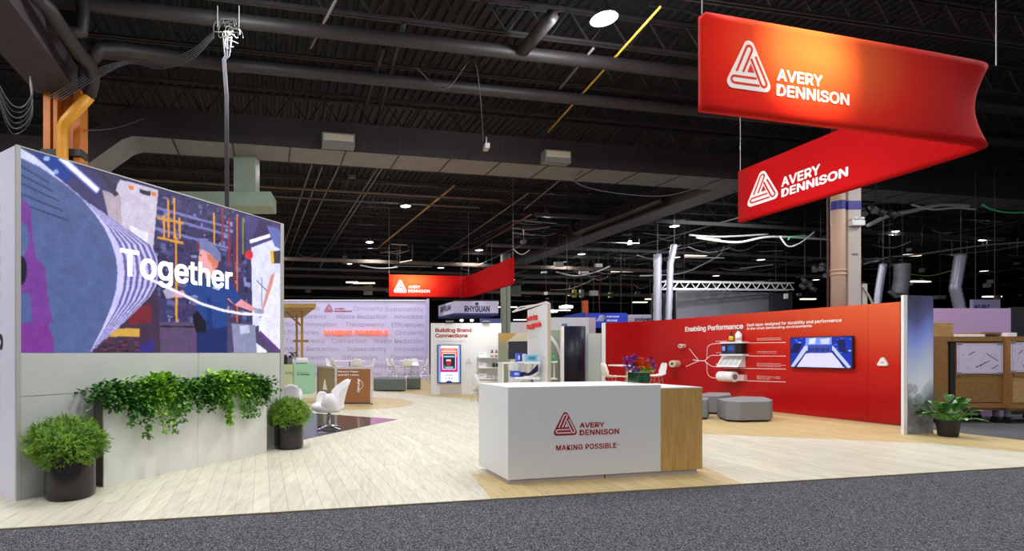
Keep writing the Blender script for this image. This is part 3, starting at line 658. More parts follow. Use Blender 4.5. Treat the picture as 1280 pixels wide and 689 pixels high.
pxemblem(SC, 492, 366, 508, 350, M_text_white, mat('banner_line_red', (228, 52, 30), 0.8), bn2, off=0.07)
pxwords('AVERY', SC, 510, 360.8, 525, 357.0, M_text_white, bn2, bold=0.03, off=0.07, res=1)
pxwords('DENNISON', SC, 510, 365.8, 537, 362.0, M_text_white, bn2, bold=0.03, off=0.07, res=1)

# ================================================================= VIDEO WALL, LEFT
WA, WB = Vector((-3.53, 5.21)), Vector((-1.372, 8.43)); SW = Plane(WA, WB); dv = (WB-WA).normalized(); nb = Vector((-dv.y, dv.x))
HW = 3.586
vw = thing('video_wall', 'pale grey freestanding booth wall holding the large video screen', 'video wall', (*WA, 0))
pl_ = [WA+dv*0.05, WB-dv*0.03, WB-dv*0.03+nb*0.9, WA+dv*0.05+nb*0.9]
mb = MB(); mb.prism([tuple(p) for p in (WA+nb*0.02, WB+nb*0.02, WB+nb*0.9, WA+nb*0.9)], 0.0, HW-0.004); mb.build('core', mat('pale_lilac_panel', (222, 220, 232), 0.55), vw)
aS0, _ = SW.m(26); aS1, _ = SW.m(350); aJ, _ = SW.m(248)
def slab(nm, a0, a1, b0, b1, m, o0=-0.02, o1=0.0): mbb = MB(); plate(mbb, SW, a0, a1, b0, b1, o0, o1); return mbb.build(nm, m, vw)
g = 0.003
slab('panel', aS0+g, aJ-g, 1.055+g, 1.5-g, M_led_panel); slab('panel', aJ+g, aS1-g, 1.055+g, 1.5-g, M_led_panel)
slab('panel', aS0+g, aJ-g, 0.0, 1.055-g, M_led_panel); slab('panel', aJ+g, aS1-g, 0.0, 1.055-g, M_led_panel)
slab('side_trim', 0, aS0-g, 0, HW, mat('satin_trim', (190, 190, 186), 0.4, 0.2), -0.02, 0.012); slab('side_trim', aS1+g, SW.L, 0, HW, mat('satin_trim', (190, 190, 186), 0.4, 0.2), -0.02, 0.012)
slab('top_trim', aS0, aS1, HW-0.012, HW, mat('satin_trim', (190, 190, 186), 0.4, 0.2), -0.02, 0.012)
# end face with rotated lettering (only its edge shows)
EL = Plane(WA+nb*0.9, WA)
eL = EL.m(4.0)[0]; words('Making Possible', EL, eL-0.34, eL, 0.6, 3.1, M_text_dark, vw, rot=1, bold=0.02)
# screen picture
scr = Paint(SW, aS0, aS1, 1.503, HW-0.014, 450, 256, (52, 50, 88))
Z7 = lambda x, y: (20+x/2.6, 180+y/2.6)
Z8 = lambda x, y: (180+x/3.061, 220+y/3.061)
rr = random.Random(5)
# factory background
scr.poly([Z8(0, 0), Z8(540, 180), Z8(540, 690), Z8(0, 690)], (58, 54, 96))
for k in range(420):
    x, y = rr.uniform(40, 400), rr.uniform(60, 560); w, h = rr.choice((rr.uniform(3, 10), rr.uniform(8, 34))), rr.uniform(2, 22)
    c = rr.choice(((96, 104, 158), (38, 36, 66), (70, 76, 130), (140, 146, 200), (60, 44, 80), (84, 64, 110), (30, 28, 50)))
    scr.poly([Z8(x, y+x*0.25*0), Z8(x+w, y+w*0.2), Z8(x+w, y+w*0.2+h), Z8(x, y+h)], c, alpha=0.75)
for y in (120, 150, 200): scr.line([Z8(40, y), Z8(330, y+78)], 0.035, (112, 116, 176))
for y in (160, 235): scr.line([Z8(50, y), Z8(150, y+22)], 0.03, (214, 150, 40))
for x, y0, y1 in ((75, 150, 240), (92, 90, 235), (115, 85, 240), (135, 160, 240), (267, 140, 270), (122, 230, 605)): scr.line([Z8(x, y0), Z8(x+2, y1)], 0.028, (222, 150, 40))
scr.disc(*Z8(122, 600), 4, 3, (20, 16, 30))
for x, y0, y1, c in ((325, 160, 350, (150, 40, 50)), (356, 150, 560, (214, 110, 50)), (345, 250, 560, (110, 40, 60)), (300, 120, 250, (140, 50, 70)), (378, 160, 300, (120, 130, 60))): scr.line([Z8(x, y0), Z8(x, y1)], 0.03, c)
scr.poly([Z8(30, 560), Z8(200, 560), Z8(200, 690), Z8(0, 690)], (88, 70, 104)); scr.poly([Z8(320, 560), Z8(420, 560), Z8(540, 690), Z8(320, 690)], (76, 66, 100))
scr.line([Z8(30, 575), Z8(200, 578)], 0.02, (30, 26, 44))
scr.poly([Z7(250, 560), Z7(460, 470), Z7(470, 690), Z7(230, 690)], (64, 46, 70))
scr.poly([Z7(365, 540), Z7(440, 520), Z7(440, 580), Z7(365, 590)], (116, 36, 52)); scr.poly([Z7(305, 600), Z7(402, 600), Z7(402, 626), Z7(305, 626)], (200, 158, 66))
for k in range(60): x, y = rr.uniform(250, 430), rr.uniform(630, 680); scr.poly([Z7(x, y), Z7(x+14, y), Z7(x+12, y+5), Z7(x, y+5)], rr.choice(((110, 60, 76), (40, 26, 40), (90, 50, 60))))
scr.poly([Z7(405, 650), Z7(450, 630), Z7(445, 690), Z7(395, 690)], (50, 44, 120))
# pale cabinet and overhead lamp, upper left
scr.poly([Z7(10, 10), Z7(140, 45), Z7(300, 100), Z7(330, 250), Z7(150, 125), Z7(10, 60)], (66, 60, 104))
scr.poly([Z7(335, 115), Z7(462, 150), Z7(445, 345), Z7(340, 280), Z7(300, 235)], (198, 188, 212)); scr.poly([Z7(280, 150), Z7(340, 170), Z7(345, 280), Z7(300, 235)], (176, 160, 176))
scr.poly([Z7(290, 95), Z7(345, 108), Z7(330, 130), Z7(300, 120)], (60, 60, 90)); scr.poly([Z7(262, 88), Z7(290, 100), Z7(335, 165), Z7(320, 172)], (56, 52, 70))
for x, y in ((374, 141), (448, 162)): scr.poly([Z7(x-8, y-7), Z7(x+8, y-4), Z7(x+8, y+9), Z7(x-8, y+6)], (226, 118, 40))
scr.poly([Z7(400, 145), Z7(438, 155), Z7(436, 170), Z7(402, 160)], (50, 44, 60)); scr.poly([Z7(370, 265), Z7(430, 290), Z7(425, 325), Z7(372, 290)], (228, 226, 244))
scr.poly([Z7(50, 18), Z7(130, 40), Z7(180, 105), Z7(172, 128), Z7(130, 105)], (34, 60, 140)); scr.disc(*Z7(100, 48), 4, 3, (150, 180, 230)); scr.disc(*Z7(130, 90), 3, 3, (130, 160, 220))
scr.poly([Z7(12, 12), Z7(60, 40), Z7(128, 98), Z7(112, 100), Z7(12, 45)], (198, 206, 240))
scr.line([Z7(143, 42), Z7(268, 154)], 0.09, (120, 130, 220)); scr.line([Z7(145, 44), Z7(266, 152)], 0.055, (240, 242, 255))
# the striped roll
face = [(25, 197), (50, 209), (77.7, 228), (100, 246), (116, 264.6), (130, 284), (139, 303), (145, 322), (147, 341.5), (145, 363), (139, 384), (128, 410), (112, 441)]
outr = [(25, 195), (50, 207), (77.7, 226), (106, 250), (135, 270), (163, 289), (189, 307), (196, 322), (198, 341), (195, 357), (187, 371), (152, 406), (113, 441)]
scr.poly(face+outr[::-1], (196, 190, 244))
for k in range(6):
    f0, f1 = 0.17+k*0.145, 0.17+k*0.145+0.075
    A_ = [(f[0]+(o_[0]-f[0])*f0, f[1]+(o_[1]-f[1])*f0) for f, o_ in zip(face, outr)][2:]; B_ = [(f[0]+(o_[0]-f[0])*f1, f[1]+(o_[1]-f[1])*f1) for f, o_ in zip(face, outr)][2:]
    scr.poly(A_+B_[::-1], (96, 92, 150))
scr.poly(face+[(25, 441)], (80, 95, 143))
for y in (215, 226, 237, 250, 262): scr.line([(25, y-8), (62+(y-215)*0.5, y+14)], 0.018, (44, 62, 92))
scr.poly([(25, 250), (33, 252), (39, 262), (40, 292), (45, 322), (56, 334), (60, 372), (66, 404), (25, 404)], (110, 58, 142)); scr.poly([(25, 276), (33, 282), (37, 300), (30, 320), (25, 322)], (80, 95, 143))
scr.poly([(25, 368), (37, 366), (40, 402), (25, 404)], (74, 90, 140)); scr.poly([(25, 404), (60, 404), (66, 424), (68, 441), (25, 441)], (116, 52, 140))
scr.disc(25, 338, 9, 19, (22, 24, 34))
# right-hand machine
scr.poly([Z8(385, 150), Z8(545, 195), Z8(545, 350), Z8(390, 290)], (74, 66, 120)); scr.poly([Z8(410, 275), Z8(540, 225), Z8(540, 380), Z8(470, 560), Z8(415, 580)], (216, 218, 248))
scr.poly([Z8(440, 170), Z8(490, 180), Z8(480, 225), Z8(410, 250)], (60, 50, 90)); scr.line([Z8(405, 252), Z8(482, 228)], 0.05, (245, 245, 255)); scr.poly([Z8(485, 290), Z8(545, 280), Z8(545, 335), Z8(490, 335)], (66, 58, 74))
scr.poly([Z8(482, 288), Z8(494, 285), Z8(498, 333), Z8(486, 335)], (222, 180, 60)); scr.poly([Z8(470, 190), Z8(510, 200), Z8(545, 240), Z8(540, 290), Z8(500, 270)], (100, 110, 180))
scr.disc(*Z8(402, 302), 5, 6, (206, 50, 60)); scr.line([Z8(450, 390), Z8(450, 500)], 0.02, (110, 110, 160)); scr.line([Z8(430, 400), Z8(470, 440)], 0.02, (90, 90, 150))
scr.poly([Z8(440, 545), Z8(485, 380), Z8(500, 370), Z8(462, 545)], (212, 140, 130))
scr.poly([Z8(545, 360), Z8(505, 380), Z8(440, 560), Z8(440, 600), Z8(515, 670), Z8(545, 672)], (226, 226, 252)); scr.line([Z8(440, 598), Z8(520, 675)], 0.07, (92, 62, 130)); scr.poly([Z8(412, 655), Z8(430, 640), Z8(470, 670), Z8(470, 690), Z8(415, 690)], (226, 228, 250))
scr.poly([Z8(335, 565), Z8(425, 570), Z8(432, 690), Z8(345, 690)], (134, 138, 170)); scr.poly([Z8(365, 575), Z8(400, 570), Z8(405, 600), Z8(370, 605)], (190, 192, 220))
# worker: cap, face, shirt, arms, jeans
scr.poly([Z8(148, 437), Z8(110, 452), Z8(112, 464), Z8(168, 466)], (216, 160, 176)); scr.poly([Z8(72, 440), Z8(92, 425), Z8(118, 445), Z8(112, 466), Z8(85, 470)], (168, 160, 190))
scr.poly([Z8(318, 470), Z8(372, 472), Z8(424, 505), Z8(418, 520), Z8(345, 494)], (224, 152, 160)); scr.poly([Z8(420, 505), Z8(460, 512), Z8(458, 528), Z8(424, 526)], (150, 150, 176))
scr.poly([Z8(148, 435), Z8(182, 402), Z8(222, 380), Z8(262, 372), Z8(318, 395), Z8(350, 432), Z8(374, 470), Z8(346, 494), Z8(318, 462), Z8(318, 578), Z8(232, 588), Z8(200, 545), Z8(206, 452), Z8(170, 462)], (36, 66, 134))
scr.poly([Z8(240, 470), Z8(255, 460), Z8(262, 585), Z8(240, 585)], (26, 50, 112)); scr.poly([Z8(262, 424), Z8(290, 432), Z8(288, 438), Z8(262, 430)], (190, 200, 230))
scr.poly([Z8(200, 560), Z8(232, 588), Z8(319, 576), Z8(317, 690), Z8(200, 690)], (28, 42, 98)); scr.poly([Z8(186, 530), Z8(205, 515), Z8(238, 560), Z8(236, 600), Z8(200, 600), Z8(188, 560)], (22, 18, 34))
scr.poly([Z8(214, 280), Z8(240, 284), Z8(266, 312), Z8(272, 360), Z8(262, 392), Z8(236, 392), Z8(232, 372), Z8(216, 362), Z8(212, 330), Z8(208, 318)], (232, 160, 164))
scr.poly([Z8(212, 300), Z8(219, 300), Z8(220, 308), Z8(213, 306)], (120, 70, 90)); scr.poly([Z8(213, 338), Z8(224, 338), Z8(222, 343), Z8(214, 343)], (190, 90, 104))
scr.poly([Z8(236, 296), Z8(262, 302), Z8(286, 325), Z8(280, 352), Z8(262, 358), Z8(256, 330), Z8(244, 318)], (206, 124, 100))
scr.poly([Z8(198, 268), Z8(206, 254), Z8(232, 250), Z8(268, 262), Z8(292, 294), Z8(292, 328), Z8(274, 322), Z8(258, 300), Z8(224, 282), Z8(214, 284), Z8(208, 290)], (112, 118, 164)); scr.poly([Z8(198, 266), Z8(206, 254), Z8(214, 262), Z8(210, 286), Z8(202, 280)], (120, 40, 60))
scr.line([Z8(0, 385), Z8(60, 412), Z8(140, 450), Z8(220, 490), Z8(300, 514), Z8(370, 527), Z8(460, 532)], 0.035, (240, 236, 255))
lowf = np.random.rand(34, 60, 1); iy = np.linspace(0, 32.99, scr.ny); ix = np.linspace(0, 58.99, scr.nx); y0_, x0_ = iy.astype(int), ix.astype(int); fy, fx = (iy-y0_)[:, None, None], (ix-x0_)[None, :, None]
lf_ = lowf[y0_][:, x0_]*(1-fy)*(1-fx)+lowf[y0_+1][:, x0_]*fy*(1-fx)+lowf[y0_][:, x0_+1]*(1-fy)*fx+lowf[y0_+1][:, x0_+1]*fy*fx
scr.c *= 0.9+0.24*lf_                                       # uneven photographic tone
c2_ = scr.c.copy(); c2_[1:-1, 1:-1] = (scr.c[1:-1, 1:-1]*2+scr.c[:-2, 1:-1]+scr.c[2:, 1:-1]+scr.c[1:-1, :-2]+scr.c[1:-1, 2:])/6; scr.c = c2_
scr.noise(0.16)
M_scr = attr_mat('led_screen', 1.15)
so = scr.build('screen', M_scr, vw, 0.002)
M_glow_w = mat('screen_white', (250, 250, 255), emit=1.3)
a0, b0 = SW.m(150, 341.5); a1, _ = SW.m(290.5); _, b1 = SW.m(150, 309.5)
words('Together', SW, a0, a1, b0-0.115, b1, M_glow_w, so, name='screen_lettering', bold=0.02, off=0.004, res=4)
# ---------------------------------------------------------------- planter in front of it
pa, pb = Vector(G(129.6, 610.8)[:2]), Vector(G(333.4, 566)[:2]); SP = Plane(pa, pb); pd = (pb-pa).normalized(); pn = Vector((-pd.y, pd.x))
pln = thing('planter_box', 'long pale planter box of two panels below the video wall', 'planter', (*pa, 0))
aj, _ = SP.m(247)
dpt = min(0.22, 0.5)
mb = MB(); mb.prism([tuple(p) for p in (pa+pn*0.022, pb+pn*0.022, pb+pn*dpt, pa+pn*dpt)], 0.0, 1.0); mb.build('carcass', mat('planter_side_grey', (120, 112, 104), 0.7), pln)
for a, b in ((0, aj-0.002), (aj+0.002, SP.L)): mb = MB(); plate(mb, SP, a, b, 0.012, 1.04, -0.022, 0.0); mb.build('panel', mat('planter_white', (228, 230, 224), 0.5, var=0.03, scale=2), pln)
mb = MB(); mb.prism([tuple(p) for p in (pa+pn*0.03+pd*0.02, pb+pn*0.03-pd*0.02, pb+pn*(dpt-.01)-pd*0.02, pa+pn*(dpt-.01)+pd*0.02)], 1.0, 1.02); mb.build('soil', mat('dark_soil', (44, 34, 26), 0.95), pln)
# trailing plants: nine clumps
def leaf_mat(name, c1, c2, rough=0.5):
    m = mat(name, c1, rough, rgb2=c2, scale=14); b = m.node_tree.nodes['Principled BSDF']; b.inputs['Subsurface Weight'].default_value = 0.0; return m
M_ivy = [leaf_mat('ivy_dark', (82, 142, 48), (42, 96, 30)), leaf_mat('ivy_lime', (156, 202, 62), (96, 156, 40)), leaf_mat('ivy_mid', (108, 168, 54), (54, 116, 34))]
def ivy_leaf(mb, p, d, s_, mi=0):
    d = d.normalized(); side = d.cross(Vector((0, 0, 1)));
    if side.length < 0.1: side = Vector((1, 0, 0))
    side.normalize(); nrm = side.cross(d).normalized(); fold = nrm*s_*0.16
    pt = lambda u, w, h=0: p + d*(u*s_) + side*(w*s_) + fold*h
    mb.add([pt(0, 0), pt(0.12, 0.42, 1), pt(0.42, 0.30, .6), pt(0.62, 0.46, 1), pt(1.05, 0), pt(0.62, -0.46, 1), pt(0.42, -0.30, .6), pt(0.12, -0.42, 1)],
           [(0, 1, 2), (0, 2, 4), (2, 3, 4), (0, 4, 6), (4, 5, 6), (0, 6, 7)], mi)
ORD = ['first', 'second', 'third', 'fourth', 'fifth', 'sixth', 'seventh', 'eighth', 'ninth']
rng = random.Random(21)
for k in range(9):
    ac = SP.L*(k+0.5)/9; base = SP.pt(ac, 1.02, -0.12); kind = 1 if k in (2, 6) else (0 if k in (0, 8, 4) else 2)
    what = {1: 'bright lime trailing plant', 0: 'dark green trailing ivy', 2: 'mid green trailing ivy'}[kind]
    t = thing('trailing_plant', '%s, %s clump from the left end of the planter box' % (what, ORD[k]), 'plant', base, 0, 'trailing plants in the planter box')
    fol, stm = MB(), MB()
    for j in range(380):                                            # mound on top
        da = rng.gauss(0, 0.14); off = rng.uniform(-0.2, 0.13); z = 1.0+rng.uniform(-0.04, 0.15)+0.03*math.sin(ac*9+da*14) if off < 0.03 else rng.uniform(0.86, 1.14)
        if k == 0: da -= 0.05
        p = SP.pt(ac+da, z+(0.06 if kind == 1 else 0), off)
        d = Vector((rng.uniform(-1, 1), rng.uniform(-1, 1), rng.uniform(-0.5, 0.9)))+SP.n*0.6
        ivy_leaf(fol, p, d, rng.uniform(0.04, 0.068) if kind != 1 else rng.uniform(0.055, 0.09))
    nv = 6 if k not in (3,) else 4
    for j in range(nv):
        a = ac+rng.uniform(-0.13, 0.13); ln = rng.choice((0.12, 0.18, 0.26, 0.34)) if k in (1, 2, 3, 6) else rng.choice((0.1, 0.14, 0.2)); pts = []
        if k == 7: ln = rng.choice((.12, .3))
        for q in range(12):
            u = q/11; a += rng.uniform(-0.018, 0.018); pts.append(SP.pt(a, 1.06-ln*u*u-ln*u*0.5+0.03*math.sin(u*3), 0.03+0.07*math.sin(min(u*2.2, 1.7))))
            for e in range(8 if u > 0.1 else 1):
                dd = Vector((rng.uniform(-1, 1), rng.uniform(-1, 1), rng.uniform(-1.4, 0.2)))+SP.n*0.7
                ivy_leaf(fol, pts[-1]+Vector((rng.uniform(-.045, .045), rng.uniform(-.045, .045), rng.uniform(-.03, .03))), dd, rng.uniform(0.035, 0.058))
        stm.tube(pts, 0.0025, 4)
    fol.build('foliage', M_ivy[kind], t, kind='stuff'); stm.build('stem', mat('plant_stem', (110, 130, 60), 0.6), t)
# ---------------------------------------------------------------- round shrubs in black pots
M_pot = mat('glossy_black_pot', (38, 34, 34), 0.22, var=0.15, scale=6)
def shrub(name, label, loc, pot_r, pot_h, rx, rz, zc, seed, ox=0.0):
    t = thing(name, label, 'plant', loc, 0, 'round shrubs in black pots'); mb = MB(); ph = pot_h
    mb.lathe([(pot_r*0.9, 0.0), (pot_r*0.98, 0.02), (pot_r, 0.06), (pot_r, ph-0.01), (pot_r*0.99, ph), (pot_r*0.9, ph), (pot_r*0.88, ph-0.08), (0.01, ph-0.08)], n=48)
    mb.build('pot', M_pot, t, True, world=False)
    rg = random.Random(seed); fo = MB()
    for k in range(2600):                                    # fine feathery sprays
        th, u = rg.uniform(0, 2*PI), rg.uniform(-0.85, 1); s_ = math.sqrt(max(0, 1-u*u)); lump = 1+0.10*math.sin(th*5+u*4)+0.06*math.sin(th*9-u*7)
        R = rg.uniform(0.74, 0.97)*lump
        c = Vector((ox+rx*s_*math.cos(th)*R, rx*s_*math.sin(th)*R, zc+rz*u*R)); o_ = Vector((s_*math.cos(th), s_*math.sin(th), u*0.9+0.25)).normalized()
        d = (o_+Vector((rg.gauss(0, .45), rg.gauss(0, .45), rg.gauss(0, .45)))).normalized(); ln = rg.uniform(0.05, 0.085)
        side = d.cross(Vector((rg.uniform(-1, 1), rg.uniform(-1, 1), rg.uniform(-1, 1)))).normalized(); s2 = side.cross(d)
        for j in range(7):
            b_ = c+d*(ln*j/7-ln*0.4)
            for sg in (-1, 1):
                w = (side*sg*0.8+s2*rg.uniform(-.6, .6)+d*0.7).normalized(); l2 = rg.uniform(0.016, 0.028); wd = d.cross(w).normalized()*0.0036
                fo.add([b_-wd, b_+wd, b_+w*l2], [(0, 1, 2)])
    o = fo.build('foliage', leaf_mat('shrub_green', (142, 184, 54), (84, 132, 30)), t, world=False, kind='stuff')
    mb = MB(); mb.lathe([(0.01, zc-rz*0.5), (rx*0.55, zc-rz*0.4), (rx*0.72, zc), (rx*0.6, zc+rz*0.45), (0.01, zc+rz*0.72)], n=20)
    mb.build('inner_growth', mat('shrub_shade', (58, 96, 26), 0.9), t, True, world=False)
    mb = MB()
    for k in range(5): a = k*1.25; mb.tube([(0.03*math.cos(a), 0.03*math.sin(a), ph-0.09), (0.12*math.cos(a), 0.12*math.sin(a), zc)], 0.008, 5)
    mb.build('stem', mat('plant_stem', (110, 130, 60), 0.6), t, world=False)
    return t
wl = lambda p, d: p
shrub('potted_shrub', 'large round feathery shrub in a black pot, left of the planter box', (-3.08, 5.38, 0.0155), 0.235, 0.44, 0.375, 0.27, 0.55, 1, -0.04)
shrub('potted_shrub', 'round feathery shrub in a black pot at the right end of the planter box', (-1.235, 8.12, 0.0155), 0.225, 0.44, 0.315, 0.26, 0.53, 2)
# ================================================================= RECEPTION COUNTER
def gz(x, y, z): Z = (EYE-z)*FX/(y-HY); return Vector(((x-CX)*Z/FX, Z))
c1, c2, c3 = gz(635.1, 600.6, 0.065), gz(826.2, 589.4, 0.065), gz(598.3, 581.3, 0.065); c4 = c3+(c2-c1)
e1 = (c2-c1).normalized(); e2 = (c3-c1).normalized()
ct = thing('reception_counter', 'white reception counter with red logo and an oak end, in front on the booth floor', 'counter', (*c1, 0.0155))
mb = MB(); mb.prism([tuple(p) for p in (c1, c2, c4, c3)], 0.065, 1.112); mb.build('body', M_white, ct, bevel=0.004)
wlen = 0.60; w2 = c2+e1*wlen; dep = (c3-c1).length
mb = MB(); mb.prism([tuple(p) for p in (c2+e1*.002, w2, w2+e2*dep*0.93, c2+e1*.002+e2*dep*0.93)], 0.065, 1.062); mb.build('oak_cabinet', M_wood, ct, bevel=0.002)
mb = MB(); mb.prism([tuple(p) for p in (c2+e1*.002, w2, w2+e2*dep*0.93, c2+e1*.002+e2*dep*0.93)], 1.064, 1.076); mb.build('white_top', M_white, ct)
k1 = c1+e1*0.012+e2*0.012; kj = c1+e1*1.24+e2*0.012
M_plinth = mat('taupe_plinth', (176, 164, 160), 0.5)
mb = MB(); mb.prism([tuple(p) for p in (k1, kj, kj+e2*(dep*0.72), k1+e2*(dep*0.72))], 0.0155, 0.065); mb.build('plinth', M_plinth, ct)
mb = MB(); mb.prism([tuple(p) for p in (kj+e1*0.02, w2-e1*0.07+e2*0.012, w2-e1*0.07+e2*dep*0.8, kj+e1*0.02+e2*dep*0.8)], 0.0155, 0.065); mb.build('plinth', M_plinth, ct)
SCt = Plane(c1, c2)
M_logo = mat('counter_logo_red', (172, 16, 30), 0.45); M_wl = mat('counter_logo_gap', (232, 232, 234), 0.5)
pxemblem(SCt, 692, 545, 721, 515.7, M_logo, M_wl, ct, off=0.002)
pxwords('AVERY', SCt, 724.3, 535, 755.5, 528.6, M_logo, ct, bold=0.026, off=0.002)
pxwords('DENNISON', SCt, 724.3, 544.6, 773.8, 537.4, M_logo, ct, bold=0.026, off=0.002, spacing=1.06)
pxwords('MAKING POSSIBLE', SCt, 695, 563.6, 770.5, 556.6, M_logo, ct, bold=0.022, off=0.002, spacing=1.08)
pxwords('TM', SCt, 771, 556.6, 774, 555.2, M_logo, ct, bold=0.0, off=0.002, res=1)
# flowers in a square glass vase
fc = gz(798.5, 478.2, 1.112); vs = thing('flower_vase', 'square green glass vase of orange and purple flowers on the counter', 'flowers', (fc.x, fc.y, 1.112), math.atan2(e1.y, e1.x))
M_glassg = mat('green_lined_glass', (34, 92, 58), 0.08, rgb2=(20, 52, 30), scale=9, spec=0.8)
mb = MB(); mb.box((0, 0, 0.065), (0.185, 0.185, 0.13)); mb.build('vase', M_glassg, vs, bevel=0.006, world=False)
mb = MB(); mb.box((0, 0, 0.135), (0.19, 0.19, 0.008)); mb.build('rim', mat('clear_glass_rim', (170, 200, 180), 0.05), vs, world=False)
rf = random.Random(9)
def bloom(mb, c, r, n=26):
    for k in range(n):
        u, th = rf.uniform(-0.4, 1), rf.uniform(0, 2*PI); s_ = math.sqrt(1-u*u); d = Vector((s_*math.cos(th), s_*math.sin(th), u))
        sd = d.cross(Vector((0, 0, 1))).normalized()*r*0.36; up = d.cross(sd).normalized()*r*0.36; p = c+d*r*0.35; q = c+d*r*rf.uniform(.85, 1.1)
        mb.add([p-sd*0.4, p+sd*0.4, q+sd+up*.3, q+up*1.1+d*r*.15, q-sd+up*.3], [(0, 1, 2, 3, 4)])
M_orf = mat('orange_petals', (240, 112, 30), 0.6, rgb2=(214, 70, 16), scale=20); M_puf = mat('purple_petals', (150, 40, 168), 0.6, rgb2=(96, 18, 130), scale=20); M_lif = mat('lime_petals', (168, 190, 60), 0.6)
for (x, y, z, r) in ((-0.03, -0.06, 0.22, 0.062), (0.06, -0.07, 0.20, 0.055), (0.0, -0.02, 0.27, 0.055), (0.1, -0.02, 0.24, 0.05), (-0.06, -0.02, 0.25, 0.045)): m_ = MB(); bloom(m_, Vector((x, y, z)), r, 40); m_.build('orange_flower', M_orf, vs, world=False)
for (x, y, z, r) in ((0.09, -0.1, 0.165, 0.045), (-0.01, -0.1, 0.16, 0.04)): m_ = MB(); bloom(m_, Vector((x, y, z)), r, 26); m_.build('lime_flower', M_lif, vs, world=False)
for k, (x, y, z) in enumerate(((-0.16, -0.02, 0.26), (-0.13, -0.05, 0.2), (-0.19, 0.0, 0.22), (-0.1, 0.0, 0.30), (-0.05, 0.03, 0.33), (-0.12, -0.08, 0.16), (0.2, 0.0, 0.24), (0.17, -0.03, 0.18), (0.22, 0.0, 0.2), (0.0, 0.05, 0.32), (-0.15, 0.05, 0.31), (0.19, 0.02, 0.3), (-0.17, -0.04, 0.17))):
    m_ = MB(); bloom(m_, Vector((x, y, z)), 0.04, 22); m_.build('purple_flower', M_puf, vs, world=False)
    m_ = MB(); m_.tube([(x*0.3, y*0.3, 0.12), (x, y, z)], 0.003, 4); m_.build('stem', mat('plant_stem', (110, 130, 60), 0.6), vs, world=False)
m_ = MB()
for k in range(50): d = Vector((rf.uniform(-1, 1), rf.uniform(-1, 1), rf.uniform(-0.2, 0.9))); ivy_leaf(m_, Vector((rf.uniform(-.1, .1), rf.uniform(-.1, .06), rf.uniform(0.13, 0.22))), d, rf.uniform(0.03, 0.06))
m_.build('greenery', M_ivy[2], vs, world=False, kind='stuff')
# ================================================================= RED CURVED WALL
RW = Curve([(8.3, 18.2), (8.95, 17.4), (9.4, 16.5), (9.7, 15.4), (9.92, 14.2), (10.34, 12.5), (10.86, 10.62)])
HR = 2.54
rw = thing('graphic_wall', 'tall red curved graphic wall with product shelves and a monitor', 'partition wall', (9.92, 14.2, 0))
def red_mat():
    m = bpy.data.materials.new('red_gloss_graphic'); m.use_nodes = True; nt = m.node_tree; L = nt.links; b = nt.nodes['Principled BSDF']
    a = nt.nodes.new('ShaderNodeAttribute'); a.attribute_name = 'col'; sp = nt.nodes.new('ShaderNodeSeparateColor'); L.new(a.outputs['Color'], sp.inputs[0])
    mu = nt.nodes.new('ShaderNodeMath'); mu.operation = 'MULTIPLY'; L.new(sp.outputs[0], mu.inputs[0]); L.new(sp.outputs[1], mu.inputs[1])
    r = nt.nodes.new('ShaderNodeValToRGB'); e = r.color_ramp.elements; e[0].position = 0.12; e[0].color = (*lin((176, 8, 14)), 1); e[1].position = 0.95; e[1].color = (*lin((224, 104, 66)), 1)
    k = e.new(0.42); k.color = (*lin((200, 32, 24)), 1); L.new(mu.outputs[0], r.inputs[0]); L.new(r.outputs[0], b.inputs['Base Color'])
    n = nt.nodes.new('ShaderNodeTexNoise'); n.inputs['Scale'].default_value = 90; bp = nt.nodes.new('ShaderNodeBump'); bp.inputs['Strength'].default_value = 0.12; bp.inputs['Distance'].default_value = 0.004
    L.new(n.outputs[0], bp.inputs['Height']); L.new(bp.outputs[0], b.inputs['Normal']); b.inputs['Roughness'].default_value = 0.25; b.inputs['Specular IOR Level'].default_value = 0.45
    return m
M_red = red_mat()
joints = [0.0, 1.05, 2.1, 3.2, RW.m(885)[0], RW.m(1085)[0], RW.L]
for j in range(len(joints)-1):
    a0, a1 = joints[j]+0.002, joints[j+1]-0.002; nseg = 14; rows = []
    mb = MB(); A_ = np.linspace(a0, a1, nseg+1); B_ = np.linspace(0.0155, HR, 11)
    for off in (0.0, -0.06): mb.grid([[RW.pt(a, b, off) for a in A_] for b in B_])
    N_ = (nseg+1)*11; ed = list(range(nseg+1)); tp = [10*(nseg+1)+i for i in ed]
    mb.f += [(ed[i], ed[i+1], ed[i+1]+N_, ed[i]+N_) for i in range(nseg)]+[(tp[i], tp[i+1], tp[i+1]+N_, tp[i]+N_) for i in range(nseg)]
    mb.f += [(k*(nseg+1)+q, (k+1)*(nseg+1)+q, (k+1)*(nseg+1)+q+N_, k*(nseg+1)+q+N_) for k in range(10) for q in (0, nseg)]
    o = mb.build('panel', M_red, rw); at = o.data.color_attributes.new('col', 'FLOAT_COLOR', 'POINT'); buf = np.ones((2*N_, 4)); i = 0
    for off in (0, 1):
        for b in B_:
            for a in A_: buf[i, :3] = (a/RW.L, max(0, (b-0.2)/(HR-0.2)), 0); i += 1
    at.data.foreach_set('color', buf.ravel())
mb = MB(); pe = RW.pt(0, 0, 0); mb.prism([(pe.x-0.1, pe.y+0.05), (pe.x, pe.y-0.03), (pe.x+0.03, pe.y+0.06), (pe.x-0.06, pe.y+0.14)], 0.0155, HR+0.01); mb.build('end_trim', M_white2, rw)
Wp = RW
pxwords('Enabling Performance', Wp, 857, 416.4, 929.5, 408.5, M_text_white, rw, bold=0.02, off=0.012, thick=0.01)
